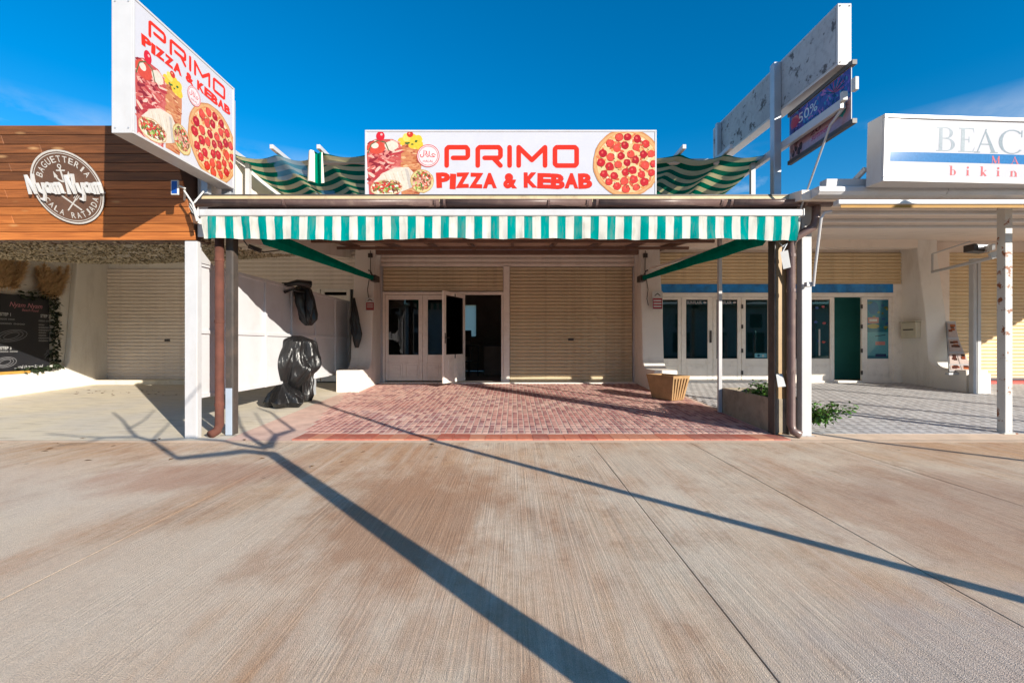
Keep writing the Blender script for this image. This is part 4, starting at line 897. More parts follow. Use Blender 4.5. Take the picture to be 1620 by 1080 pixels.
arc_text(pr, 'CALA RATJADA', lu, lv, lr*0.76, R(205), R(335), 0.072, wht, True)
# anchor
ax_, ay_ = lu-0.02, lv+lr*0.38
pr.ring(ax_, ay_+0.085, 0.026, 0.012, wht, 16); pr.line([(ax_, ay_+0.06), (ax_, ay_-0.09)], 0.022, wht); pr.line([(ax_-0.05, ay_+0.035), (ax_+0.05, ay_+0.035)], 0.016, wht)
pr.line([(ax_+0.085*math.cos(R(a)), ay_-0.01+0.085*math.sin(R(a))) for a in range(195, 350, 12)], 0.022, wht, False)
for s_ in (-1, 1): pr.poly([(ax_+s_*0.105, ay_-0.05), (ax_+s_*0.055, ay_-0.035), (ax_+s_*0.095, ay_+0.03)][::s_], wht)
# knife and fork
ky = lv-lr*0.42
pr.line([(lu-0.10, ky+0.09), (lu+0.09, ky-0.08)], 0.02, wht); pr.line([(lu-0.08, ky-0.085), (lu+0.06, ky+0.05)], 0.016, wht)
for k in (-0.02, 0, 0.02): pr.line([(lu+0.05+k*0.6, ky+0.05-k*0.6), (lu+0.10+k*0.7, ky+0.10-k*0.7)], 0.009, wht)
pr.build('print', logo)
# proud brush letters
BR = {'N': ([[(0.05, 0.0), (0.16, 1.0)], [(0.16, 1.0), (0.42, 0.02)], [(0.42, 0.02), (0.60, 1.06)]], 0.66),
      'y': ([[(0.05, 0.56), (0.10, 0.14), (0.24, 0.05), (0.36, 0.20)], [(0.42, 0.58), (0.33, -0.05), (0.20, -0.38), (0.04, -0.30)]], 0.50),
      'a': ([[(0.38, 0.48), (0.20, 0.58), (0.06, 0.36), (0.10, 0.08), (0.24, 0.06), (0.38, 0.46)], [(0.40, 0.56), (0.40, 0.08), (0.50, 0.05)]], 0.52),
      'm': ([[(0.05, 0.56), (0.08, 0.0)], [(0.08, 0.40), (0.20, 0.58), (0.27, 0.46), (0.28, 0.0)], [(0.28, 0.40), (0.40, 0.58), (0.48, 0.46), (0.50, 0.06), (0.60, 0.04)]], 0.64), ' ': ([], 0.22)}
word = 'Nyam Nyam'; total = sum(BR[c][1] for c in word)
u0, v0 = fpt(53, 306); u1, v1 = fpt(170, 302); hcap = fpt(60, 278)[1]-fpt(60, 306)[1]; sx_ = (u1-u0)/total
mb = MB(); x = u0; kk = 0
for ch in word:
    strokes, adv = BR[ch]
    for st in strokes:
        for a, b in zip(st[:-1], st[1:]):
            kk += 1; A = Vector((x+a[0]*sx_, v0+a[1]*hcap)); B = Vector((x+b[0]*sx_, v0+b[1]*hcap)); d = (B-A).normalized(); A -= d*0.008; B += d*0.008
            nrm = Vector((-d.y, d.x))*(0.0115 if abs(d.y) > 0.5 else 0.008); top = h1+0.030+kk*0.0002
            pts = [A-nrm, B-nrm, B+nrm, A+nrm]; P3 = lambda q, hh: o_f+Vector((1, 0, 0))*q.x+sdir*q.y+snor*hh
            mb.hexa([P3(q, h1+0.004) for q in pts]+[P3(q, top) for q in pts])
    x += adv*sx_
mb.build('raised_lettering', M['lettering_white'], logo)
# little solar lamp clipped to the fascia corner
p = at(277, 297, 5.55); t = thing('solar_lamp', p, 'small white solar panel lamp with blue cell on the fascia corner', 'lamp')
mb = MB(); mb.box(p.x-0.045, p.x+0.045, p.y-0.012, p.y+0.012, p.z-0.09, p.z+0.09); mb.build('frame', M['card_white'], t, bevel=0.006)
mb = MB(); mb.box(p.x-0.033, p.x+0.033, p.y-0.0145, p.y-0.0122, p.z-0.075, p.z+0.075); mb.build('cell', M['solar'], t)
mb = MB(); mb.tube([p+Vector((0.045, 0.0, 0.02)), p+Vector((0.09, 0.04, 0.01)), (-4.19, 5.8, p.z-0.07)], 0.012, 6); mb.build('bracket', M['card_white'], t)

# camouflage net under the fascia
mb = MB(); g = random.Random(21)
def net_z(x, y):
    t_ = (y-6.1)/2.5
    return 2.60+0.30*t_-0.10*math.sin(math.pi*min(1, t_))*(1+0.5*math.sin(x*0.9+1.0))-0.12*t_*math.sin((x+10.5)/6.5*math.pi)
for i in range(34000):
    x = g.uniform(-13, -4.0); y = 6.08+2.45*g.random()
    if mnoise.noise((x*5, y*5, 0.3)) > 0.28: continue
    c = Vector((x, y, net_z(x, y)+g.uniform(-0.015, 0.015))); a = Vector((g.gauss(0, 1), g.gauss(0, 1), g.gauss(0, 0.45))).normalized()*g.uniform(0.012, 0.032); b = a.cross(Vector((g.gauss(0, 0.5), g.gauss(0, 0.5), 1))).normalized()*g.uniform(0.008, 0.016)
    mb.add([c-a-b, c+a*0.6-b, c+a+b, c-a*0.5+b], [(0, 1, 2, 3)])
tag(mb.build('shade_net', M['net']), 'straw coloured camouflage shade net sagging under the timber fascia', 'net')

# ------------------------------------------------------------------ partition on the left of the patio
PXX = -4.10
part = thing('partition_screen', (PXX, 5.85, 0), 'long white panelled partition screen between patio and left terrace', 'partition')
post('post', part, -4.19, -4.03, 5.80, 0.09, 0, 2.52, M['white_metal'])
mb = MB(); mb.add([(-4.05, 5.895, 2.44), (-4.05, 6.15, 2.26), (-4.05, 5.895, 2.26), (-4.09, 5.895, 2.44), (-4.09, 6.15, 2.26), (-4.09, 5.895, 2.26)], [(0, 1, 2), (5, 4, 3), (0, 3, 4, 1), (1, 4, 5, 2), (2, 5, 3, 0)]); mb.build('gusset', M['white_metal'], part)
zb_, zt_, zm = 0.53, 2.25, 1.37
ys = [5.90, 6.62, 7.5, 8.4, 9.4, 10.45, 11.28]
for a, b in zip(ys[:-1], ys[1:]):
    for z0_, z1_ in ((zb_, zm), (zm, zt_)):
        mb = MB(); mb.box(PXX-0.008, PXX+0.008, a+0.031, b-0.031, z0_+0.026, z1_-0.026); mb.build('panel', M['panel_white'], part)
for yv in ys:
    mb = MB(); mb.box(PXX-0.036, PXX+0.036, yv-0.03, yv+0.03, zb_-0.03, zt_+0.03) if yv > 6 else mb.box(PXX-0.025, PXX+0.025, yv, yv+0.03, zb_-0.03, zt_); mb.build('mullion', M['panel_white'], part, bevel=0.006)
for z_ in (zb_, zm, zt_):
    for a, b in zip(ys[:-1], ys[1:]):
        mb = MB(); mb.box(PXX-0.034, PXX+0.034, a+0.0305, b-0.0305, z_-0.027, z_+0.027); mb.build('rail', M['panel_white'], part, bevel=0.005)
for yv in (9.4,):
    mb = MB(); mb.box(PXX-0.02, PXX+0.02, yv-0.02, yv+0.02, gz(yv), zb_-0.031); mb.build('leg', M['galv'], part)

# black bin bags and film
def bag(name, base, h, prof, label, cat='bag', seed=1, folds=9, amp=0.16, lean=(0, 0), sx=1.0, sy=1.0, tail=None, group='black bags hung over and below the partition'):
    "crumpled plastic sack: radius profile prof over height, with folds running to the tied neck"
    g = random.Random(seed); nt_, nz = 150, 60; mb = MB()
    cre = [(g.random()*6.28, g.uniform(-0.9, 0.9), g.uniform(0.04, 0.10), g.uniform(0.05, 0.17), g.uniform(-0.2, 0.5), g.uniform(0.5, 1.2)) for _ in range(folds*4)]
    vv = []
    for j in range(nz+1):
        t_ = j/nz; f_ = t_*(len(prof)-1); i = min(len(prof)-2, int(f_)); r0 = prof[i]+(prof[i+1]-prof[i])*(f_-i)
        for k in range(nt_):
            a = 2*math.pi*k/nt_; cx_, sn_ = math.cos(a), math.sin(a); w = 0.0
            for (a0, dr, sg, am, t0, t1) in cre:
                if not t0 <= t_ <= t1: continue
                da = (a-a0-dr*t_+math.pi) % (2*math.pi)-math.pi
                if abs(da) < sg*3: w -= am*math.exp(-abs(da)/sg)*math.sin(math.pi*(t_-t0)/(t1-t0))
            w += 0.62*mnoise.noise((cx_*1.4+seed, sn_*1.4, t_*h*2.2))+0.16*mnoise.noise((cx_*3.5+seed, sn_*3.5, t_*h*4))
            r = r0*(1.02+w)
            vv.append((base[0]+lean[0]*t_+r*sx*cx_, base[1]+lean[1]*t_+r*sy*sn_, base[2]+h*t_+0.12*r0*mnoise.noise((cx_*2, sn_*2, seed+t_*2))))
    ff = [(j*nt_+k, j*nt_+(k+1) % nt_, (j+1)*nt_+(k+1) % nt_, (j+1)*nt_+k) for j in range(nz) for k in range(nt_)]
    ff += [tuple(range(nt_-1, -1, -1)), tuple(nz*nt_+k for k in range(nt_))]
    mb.add(vv, ff)
    if tail:
        for (pts, r_) in tail: mb.tube(pts, r_, 7)
    t = thing(name, base, label, cat, group); mb.build('film', M['black_plastic'], t, smooth=True); return t
bx_ = -3.80; by_ = 8.25
bag('bin_bag', (at(458, 0, by_).x, by_, at(0, 620, by_).z), 1.02, [0.06, 0.22, 0.32, 0.38, 0.41, 0.42, 0.40, 0.37, 0.34, 0.31, 0.27, 0.07], 'largest black bin bag, bulging in front of the partition', seed=3, sy=0.7, lean=(0.12, 0.0), folds=9)
bag('bin_bag', (at(447, 0, 8.05).x, 8.05, gz(8.05)+0.01), 0.40, [0.26, 0.33, 0.30, 0.24, 0.15, 0.07], 'small black bin bag lying on the ground under the partition', seed=8, sy=0.8, folds=7)
bag('bin_bag', (at(480, 0, 8.5).x, 8.5, gz(8.5)+0.02), 0.62, [0.12, 0.17, 0.19, 0.20, 0.18, 0.15], 'narrow black bin bag standing on the ground beside the partition', seed=12, sy=0.8, folds=6)
p = at(488, 515, 8.4)
bag('bin_bag', (p.x, 8.4, p.z), 0.78, [0.05, 0.15, 0.19, 0.20, 0.20, 0.19, 0.17, 0.04], 'black bin bag slung over the top rail of the partition', seed=5, lean=(-0.12, 0.0), sx=0.85, folds=6, sy=0.7,
    tail=[([at(492, 450, 8.3), at(470, 447, 8.15), at(455, 450, 8.1), at(446, 448, 8.1)], [0.07, 0.055, 0.04, 0.015]), ([at(480, 462, 8.3), at(462, 458, 8.1), at(450, 462, 8.1)], [0.05, 0.02, 0.03])])
p = at(566, 550, 10.5)
bag('film_strip', (p.x-0.02, 10.5, p.z), 1.15, [0.05, 0.13, 0.17, 0.16, 0.15, 0.11, 0.07, 0.04], 'torn black plastic film hanging from the far end of the partition', seed=15, lean=(-0.08, 0), sx=0.7, folds=6, sy=0.5)

# ------------------------------------------------------------------ patio canopy (posts, roof, gutter)
can = thing('patio_canopy', (0, 5.95, 0), 'brown steel patio canopy with sloping roof, gutter and corner posts before the middle shop', 'canopy')
RZ = lambda y: 3.03+(y-5.9)*(3.62-3.03)/(11.35-5.9)       # underside of the roof
x0_, x1_ = -4.0, 3.98
mb = MB(); mb.hexa([(x0_, 5.90, RZ(5.9)), (x1_, 5.90, RZ(5.9)), (x1_, 11.35, RZ(11.35)), (x0_, 11.35, RZ(11.35)), (x0_, 5.90, RZ(5.9)+0.022), (x1_, 5.90, RZ(5.9)+0.022), (x1_, 11.35, RZ(11.35)+0.022), (x0_, 11.35, RZ(11.35)+0.022)]); mb.build('roof_sheet', M['roof_under'], can)
mb = MB(); mb.box(x0_-0.02, x1_+0.02, 5.86, 5.898, 3.035, 3.115); mb.build('roof_edge', M['roof_edge'], can, bevel=0.006)
mb = MB(); mb.box(x0_-0.02, x1_+0.02, 5.855, 5.93, 3.116, 3.132); mb.build('drip_edge', M['dark_steel'], can)
for xr in (-3.7, -2.75, -1.85, -0.95, -0.02, 0.9, 1.85, 2.75, 3.6):
    mb = MB(); mb.bar((xr, 5.95, RZ(5.95)-0.055), (xr, 11.33, RZ(11.33)-0.055), 0.06, 0.10); mb.build('rafter', M['rafter'], can, bevel=0.004)
for yb in (7.4, 8.9, 10.2):
    mb = MB(); mb.box(x0_+0.05, x1_-0.05, yb-0.03, yb+0.03, RZ(yb)-0.165, RZ(yb)-0.106); mb.build('purlin', M['rafter'], can, bevel=0.004)
mb = MB(); mb.box(-3.3, 3.01, 10.93, 11.05, RZ(11)-0.21, RZ(11)-0.107); mb.build('wall_plate', M['rafter'], can, bevel=0.004)
mb = MB(); mb.box(-3.98, 3.70, 5.93, 5.969, 2.74, 3.02); mb.build('front_beam', M['dark_steel'], can, bevel=0.006)  # beam made deeper to stop sun leaking in above the awning bar
# half-round gutter in lengths
def gutter_len(a, b):
    mb = MB(); n = 10; r = 0.066; cy_, cz_ = 5.80, 3.022; out = [(cy_-r*math.cos(math.pi*i/n), cz_-r*1.05*math.sin(math.pi*i/n)) for i in range(n+1)]
    inn = [(cy_-(r-0.006)*math.cos(math.pi*i/n), cz_-(r-0.006)*1.05*math.sin(math.pi*i/n)) for i in range(n, -1, -1)]
    mb.prism(out+inn, 'x', a, b); mb.tube([(a, cy_-r, cz_+0.004), (b, cy_-r, cz_+0.004)], 0.009, 6); return mb
gx = [-4.03, -0.93, 1.0, 2.7, 4.05]
gut = None
for a, b in zip(gx[:-1], gx[1:]):
    o_ = gutter_len(a+0.003, b-0.003).build('gutter', M['brown_pvc'], can, smooth=True, fix=True); gut = gut or o_
for xg in (-2.9, -0.99, -0.87, 0.45, 0.94, 1.06, 2.64, 2.76, 3.7):
    mb = MB(); n = 10; r = 0.074; pts = [(xg, 5.80-r*math.cos(math.pi*i/n), 3.026-r*1.05*math.sin(math.pi*i/n)) for i in range(n+1)]
    for p_, q_ in zip(pts[:-1], pts[1:]): mb.bar(p_, q_, 0.03, 0.006, up=(0, (p_[1]+q_[1])/2-5.8, (p_[2]+q_[2])/2-3.026))
    mb.build('gutter_bracket', M['brown_pvc'], can)
# corner posts
pl = MB(); pl.box(-3.775, -3.675, 5.97, 6.09, 0.0, 2.90); pl.build('post', M['dark_steel'], can, bevel=0.01)['label'] = 'dark steel left corner post'
mb = MB(); mb.box(-3.768, -3.684, 5.955, 5.968, 0.015, 0.63); mb.build('foot_plate', M['plate_white'], can, bevel=0.003)
mb = MB(); mb.box(-3.766, -3.686, 5.958, 5.968, 0.632, 2.45); mb.build('cover_strip', M['dark_steel'], can, bevel=0.003)
mb = MB(); mb.box(3.43, 3.452, 5.97, 6.13, 0, 2.9); mb.box(3.615, 3.637, 5.97, 6.13, 0, 2.9); mb.box(3.4525, 3.6145, 6.045, 6.06, 0, 2.9)
o_ = mb.build('post', M['dark_steel'], can, bevel=0.004); o_['label'] = 'H-section right corner post'
mb = MB(); mb.box(3.4530, 3.6140, 6.030, 6.0445, 0.0, 2.9); mb.build('web_plate', M['bronze_steel'], can)
post('post', can, 3.76, 3.89, 5.93, 0.12, 0, 3.02, M['rusty_soft'])['label'] = 'white steel post beside the downpipe'
post('post', can, 3.385, 3.445, 7.50, 0.06, gz(7.5), RZ(7.5)-0.006, M['white_metal'])['label'] = 'slim white post behind the planter'
mb = MB(); xq = at(350, 0, 5.95).x-0.01; mb.tube([(xq, 5.93, 2.62), (xq, 5.93, 0.16), (xq-0.02, 5.91, 0.08), (xq-0.05, 5.82, 0.045)], 0.053, 12); mb.build('downpipe', M['red_pipe'], can, smooth=True)
for z_ in (0.42, 1.5, 2.3):
    mb = MB(); mb.tube([(xq, 5.93, z_-0.018), (xq, 5.93, z_+0.018)], 0.058, 12); mb.build('pipe_clip', M['red_pipe'], can)
xp = at(1250, 0, 5.9).x
mb = MB(); mb.tube([(xp+0.27, 5.80, 2.96), (xp+0.27, 5.80, 2.80), (xp+0.24, 5.81, 2.70), (xp+0.05, 5.86, 2.58), (xp, 5.88, 2.50), (xp, 5.88, 0.16), (xp+0.02, 5.86, 0.08), (xp+0.08, 5.80, 0.05)], 0.05, 12); mb.build('downpipe', M['brown_pvc'], can, smooth=True)
for z_ in (0.85, 1.9, 2.35):
    mb = MB(); mb.tube([(xp, 5.88, z_-0.02), (xp, 5.88, z_+0.02)], 0.056, 12); mb.build('pipe_clip', M['brown_pvc'], can)
for (xb_, yb_) in ((3.825, 5.99), (3.53, 6.05), (-3.725, 6.035)):
    mb = MB(); mb.box(xb_-0.11, xb_+0.11, yb_-0.10, yb_+0.10, 0.002, 0.014); mb.build('base_plate', M['rusty_white'] if xb_ > 3.7 else M['dark_steel'], can, bevel=0.003)
# loose cable with a connector under the awning
t = thing('hanging_cable', at(410, 395, 6.3), 'dark cable with a socket drooping beneath the left end of the striped awning', 'cable')
mb = MB(); mb.tube([at(384, 378, 6.0), at(391, 388, 6.1), at(404, 395, 6.3), at(418, 399, 6.5), at(440, 396, 7.0), at(470, 388, 7.6)], 0.008, 6); mb.build('lead', M['cable'], t)
p = at(402, 393, 6.28); mb = MB(); mb.bar(p+Vector((-0.07, 0, 0.03)), p+Vector((0.09, 0, -0.03)), 0.05, 0.06); mb.build('socket', M['cable'], t, bevel=0.008)
t = thing('white_cable', at(310, 325, 5.7), 'knotted white cable hanging between the fascia corner and the gutter', 'cable')
mb = MB(); mb.tube([at(291, 301, 5.6), at(305, 322, 5.65), at(312, 345, 5.7), at(305, 335, 5.7), at(300, 326, 5.7), at(308, 320, 5.7), at(322, 303, 5.8)], 0.011, 6); mb.tube([at(302, 322, 5.68), at(308, 332, 5.68), at(313, 350, 5.7)], 0.02, 6); mb.build('lead', M['card_white'], t)

# ------------------------------------------------------------------ striped awning
aw = thing('striped_awning', (0, 5.72, 2.5), 'green and white striped awning valance on a white bar across the patio front', 'awning')
AX0, AX1 = -3.93, 3.62
mb = MB(); mb.box(AX0, AX1, 5.68, 5.78, 2.805, 2.893); mb.build('front_bar', M['white_metal'], aw, bevel=0.015)
for xx, s_ in ((AX0, -1), (AX1, 1)):
    mb = MB(); mb.box(xx+s_*0.0005, xx+s_*0.018, 5.675, 5.785, 2.80, 2.898); mb.build('end_cap', M['white_metal'], aw, bevel=0.006)
mb = MB(); nx, nz_ = 300, 6; vv = []
for j in range(nz_+1):
    t_ = j/nz_
    for i in range(nx+1):
        x = AX0+0.01+(AX1-AX0-0.02)*i/nx; e = max(0, 1-abs(x-AX0)/0.9)-max(0, 1-abs(AX1-x)/0.9)
        wv = math.sin(x*30+2.2*math.sin(x*2.3))*0.013*t_*(0.6+0.6*mnoise.noise((x, 0, 9)))+0.05*mnoise.noise((x*1.3, t_*0.6, 2))*t_+0.012*mnoise.noise((x*7, t_*3, 4))
        vv.append((x+0.055*e*t_*(1 if e > 0 else 1)*0.9, 5.70+wv, 2.806-0.285*t_+0.005*math.sin(x*15)*t_+0.03*mnoise.noise((x*0.7, 0, 5))*t_))
mb.add(vv, [(j*(nx+1)+i, (j+1)*(nx+1)+i, (j+1)*(nx+1)+i+1, j*(nx+1)+i+1) for j in range(nz_) for i in range(nx)])
mb.build('valance', M['valance'], aw, smooth=True)
for sx_n, xa, xb in ((-1, -3.16, -3.26), (1, 3.19, 3.02)):
    # cloth-wrapped side arm running back to the shop pier
    a0 = Vector((xa, 5.85, 2.56)); b0 = Vector((xb, 10.55, 2.74)); mb = MB(); n = 14; vv = []
    for i in range(n+1):
        t_ = i/n; c = a0.lerp(b0, t_); w = 0.17*(1-t_)+0.05*t_; hh = 0.17*(1-t_)+0.09*t_; wob = 0.02*mnoise.noise((t_*6, sx_n, 0))
        vv += [c+Vector((-w*0.5, 0, hh*0.5)), c+Vector((w*0.5, 0, hh*0.5)), c+Vector((w*0.42+wob, 0, -hh*0.1)), c+Vector((w*0.1, 0, -hh*0.5+wob)), c+Vector((-w*0.3, 0, -hh*0.45)), c+Vector((-w*0.5+wob, 0, -hh*0.05))]
    k = 6; ff = [(i*k+q, i*k+(q+1) % k, (i+1)*k+(q+1) % k, (i+1)*k+q) for i in range(n) for q in range(k)]+[tuple(range(k-1, -1, -1)), tuple(n*k+q for q in range(k))]
    mb.add(vv, ff); mb.build('side_arm', M['teal_cloth'], aw, fix=True)
    mb = MB(); mb.box(xb-0.06, xb+0.06, 10.56, 10.9, 2.68, 2.82); mb.tube([(xb, 10.6, 2.76), (xb+0.05*sx_n, 10.55, 2.90), (xb+0.11*sx_n, 10.6, 2.93)], 0.018, 6); mb.build('wall_bracket', M['dark_metal'], aw)
mb = MB(); mb.bar((3.42, 6.6, 2.72), (3.12, 10.3, 2.92), 0.06, 0.05); mb.build('folding_arm', M['frame_cream'], aw)

# ------------------------------------------------------------------ sagging canvas above the roof
cv = thing('canvas_shade', (0, 7, 3.2), 'old green and cream striped canvas sagging over white tubes above the roof', 'canopy')
raf = [-3.98, -3.35, -2.70, -2.0, -1.3, -0.6, 0.15, 0.9, 1.65, 2.37, 3.02, 3.62]
CZ = 3.90
mb = MB(); nx, ny = 150, 44; vv = []
for j in range(ny+1):
    for i in range(nx+1):
        x = raf[0]+(raf[-1]-raf[0])*i/nx; k = max(q for q in range(len(raf)-1) if raf[q] <= x+1e-6); t_ = (x-raf[k])/(raf[k+1]-raf[k])
        s_ = j/ny; y = 6.45+4.3*s_+0.05*math.sin(math.pi*t_)
        sag = math.sin(math.pi*t_)*(0.055+0.11*math.sin(math.pi*s_)+0.03*math.sin(k*2.3))+0.16*math.sin(math.pi*s_)
        vv.append((x, y, CZ-sag+0.03*mnoise.noise((x*2, y*2, 1))))
mb.add(vv, [(j*(nx+1)+i, j*(nx+1)+i+1, (j+1)*(nx+1)+i+1, (j+1)*(nx+1)+i) for j in range(ny) for i in range(nx)])
mb.build('canvas', M['canvas'], cv, smooth=True)
for k, xr in enumerate(raf):
    y0_ = 6.30 if k not in (0, len(raf)-1) else 6.05
    if k == len(raf)-1: continue
    mb = MB(); mb.bar((xr, y0_, CZ+0.04), (xr, 10.9, CZ+0.04), 0.05, 0.06); mb.build('rafter', M['white_metal'], cv, bevel=0.004)
mb = MB(); mb.box(-2.9, 3.0, 6.62, 6.70, CZ-0.06, CZ+0.005); mb.build('cross_beam', M['white_metal'], cv, bevel=0.004)
for xx in (-3.9, 3.52):
    for yy in (6.7, 10.7):
        mb = MB(); mb.box(xx-0.03, xx+0.03, yy-0.03, yy+0.03, RZ(yy)+0.023, CZ+0.008); mb.build('strut', M['white_metal'], cv)
mb = MB(); nx = 16; vv = []
for j in range(7):
    for i in range(nx+1):
        u = i/nx; vv.append((-2.86+0.20*u+0.05*(j/6)*(u-0.5), 6.36-0.03*math.sin(u*9), CZ-0.01-0.43*j/6+0.02*math.sin(u*6)))
mb.add(vv, [(j*(nx+1)+i, (j+1)*(nx+1)+i, (j+1)*(nx+1)+i+1, j*(nx+1)+i+1) for j in range(6) for i in range(nx)])
def flap_col(nt): return mixc(nt, stripe_fac(nt, 'X', 0.20, 2.87, 0.45), S(222, 220, 206), S(0, 128, 100))
mb.build('hanging_flap', cloth('striped_flap', flap_col, 0.2), cv, smooth=True)

# ------------------------------------------------------------------ signs
# middle sign over the roof edge
sx0, sx1 = at(578, 0, 6.2).x, at(1038, 0, 6.2).x; sz0, sz1 = at(0, 318, 6.2).z, at(0, 206.5, 6.2).z; k = 6.2/F
sg = thing('lightbox_sign', ((sx0+sx1)/2, 6.2, sz0), 'wide white pizza and kebab sign box standing on the roof edge in the middle', 'sign', 'pizza and kebab sign boxes')
mb = MB(); mb.box(sx0, sx1, 6.205, 6.36, sz0, sz1); mb.build('box', M['white_metal'], sg, bevel=0.006)
mb = MB(); mb.box(sx0-0.004, sx1+0.004, 6.19, 6.2049, sz1-0.022, sz1+0.004); mb.box(sx0-0.004, sx1+0.004, 6.19, 6.2049, sz0-0.004, sz0+0.022); mb.box(sx0-0.004, sx0+0.018, 6.191, 6.2049, sz0+0.022, sz1-0.022); mb.box(sx1-0.018, sx1+0.004, 6.191, 6.2049, sz0+0.022, sz1-0.022); mb.build('frame', M['white_metal'], sg, bevel=0.003)
mb = MB(); mb.box(sx0+0.018, sx1-0.018, 6.198, 6.2048, sz0+0.022, sz1-0.022); mb.build('face', M['vinyl_white'], sg)
U = lambda x: (x-578)*k; V = lambda y: (318-y)*k
pr = Print((sx0, 6.198, sz0), (1, 0, 0), (0, 0, 1), (0.02, 0.024, U(1036), V(208.6)), 0.000006, 0.0008)
kebab_art(pr, U(580), V(311), U(690)-U(580), V(208)-V(311)); pizza(pr, U(992), V(258), 54*k); halal(pr, U(677.5), V(247), 18*k); pr.build('picture_print', sg)
pr = Print((sx0, 6.198, sz0), (1, 0, 0), (0, 0, 1), None, 0.000006, 0.0012)
primo(pr, U(703), U(916), V(266), V(229.5), RED); pizza_kebab(pr, U(690), U(936), V(298), V(274), RED, RED_D); pr.build('lettering', sg)
for xx in (sx0+0.5, sx1-0.5):
    mb = MB(); mb.box(xx-0.03, xx+0.03, 6.361, 6.42, RZ(6.4)+0.022, sz1-0.1); mb.build('bracket', M['white_metal'], sg)
# left projecting sign
LX, LY0, LY1, LZ0, LZ1 = -3.725, 4.455, 6.07, 3.27, 4.61
sg = thing('lightbox_sign', (LX-0.1, 6.2, 3.0), 'white projecting pizza and kebab sign box above the timber fascia', 'sign', 'pizza and kebab sign boxes')
mb = MB(); mb.box(LX-0.21, LX-0.006, LY0, LY1, LZ0, LZ1); mb.build('box', M['white_metal'], sg, bevel=0.006)
fw = 0.022
mb = MB(); mb.box(LX-0.0058, LX+0.008, LY0-0.003, LY1+0.003, LZ1-fw, LZ1+0.003); mb.box(LX-0.0058, LX+0.008, LY0-0.003, LY1+0.003, LZ0-0.003, LZ0+fw); mb.box(LX-0.0058, LX+0.007, LY0-0.003, LY0+fw, LZ0+fw, LZ1-fw); mb.box(LX-0.0058, LX+0.007, LY1-fw, LY1+0.003, LZ0+fw, LZ1-fw); mb.build('frame', M['white_metal'], sg, bevel=0.003)
mb = MB(); mb.box(LX-0.0057, LX, LY0+fw, LY1-fw, LZ0+fw, LZ1-fw); mb.build('face', M['vinyl_white'], sg)
W_, H_ = LY1-LY0, LZ1-LZ0
pr = Print((LX, LY0, LZ0), (0, 1, 0), (0, 0, 1), (fw+0.002, fw+0.002, W_-fw-0.002, H_-fw-0.002), 0.000006, 0.0008)
kebab_art(pr, 0.02, 0.02, 0.80, 0.90); pizza(pr, 1.21, 0.42, 0.46); halal(pr, 0.85, 0.82, 0.11); pr.build('picture_print', sg)
pr = Print((LX, LY0, LZ0), (0, 1, 0), (0, 0, 1), None, 0.000006, 0.0012)
primo(pr, 0.19, 1.43, 1.075, 1.255, RED); pizza_kebab(pr, 0.10, 1.53, 0.935, 1.045, RED, RED_D); pr.build('lettering', sg)
for yy in (LY0, ):
    for (xo, zo) in ((-0.17, 0.05), (-0.04, 0.05), (-0.17, H_-0.05), (-0.04, H_-0.05)):
        mb = MB(); mb.tube([(LX+xo, LY0-0.006, LZ0+zo), (LX+xo, LY0+0.01, LZ0+zo)], 0.008, 8); mb.build('screw', M['galv'], sg)
mb = MB(); mb.box(LX-0.17, LX-0.05, 6.071, 6.19, 3.07, LZ1-0.1); mb.build('support_post', M['galv'], sg, bevel=0.006)
mb = MB(); mb.box(LX-0.30, LX-0.212, 5.86, 5.94, 3.14, LZ0+0.9); mb.build('support_post', M['galv'], sg, bevel=0.006)
# right empty sign frame
rs = thing('blank_sign_box', (3.65, 6.1, 3.1), 'long white projecting sign box with bare grey weathered face on two posts', 'sign')
X0, X1 = 3.60, 3.755; ya, yb = 5.05, 8.2
b0, t0, b1, t1 = 4.30, 4.985, 4.44, 5.08
mb = MB(); mb.hexa([(X0, ya, b0), (X1, ya, b0), (X1, yb, b1), (X0, yb, b1), (X0, ya, t0), (X1, ya, t0), (X1, yb, t1), (X0, yb, t1)]); mb.build('box', M['white_metal'], rs, bevel=0.006)
mb = MB(); e = 0.03; mb.hexa([(X0-0.005, ya+e, b0+e), (X0-0.0003, ya+e, b0+e), (X0-0.0003, yb-e, b1+e), (X0-0.005, yb-e, b1+e), (X0-0.005, ya+e, t0-e), (X0-0.0003, ya+e, t0-e), (X0-0.0003, yb-e, t1-e), (X0-0.005, yb-e, t1-e)]); mb.build('bare_face', M['grey_peel'], rs)
for (xo, zo) in ((0.025, 0.03), (0.13, 0.03), (0.025, 0.655), (0.13, 0.655)):
    mb = MB(); mb.tube([(X0+xo, ya-0.006, b0+zo), (X0+xo, ya+0.01, b0+zo)], 0.008, 8); mb.build('screw', M['dark_metal'], rs)
post('post', rs, X0-0.105, X0-0.0055, 6.10, 0.10, 3.13, 4.99, M['galv']); post('post', rs, X0-0.085, X0-0.0055, 7.85, 0.08, RZ(7.9)+0.03, 5.03, M['galv'])
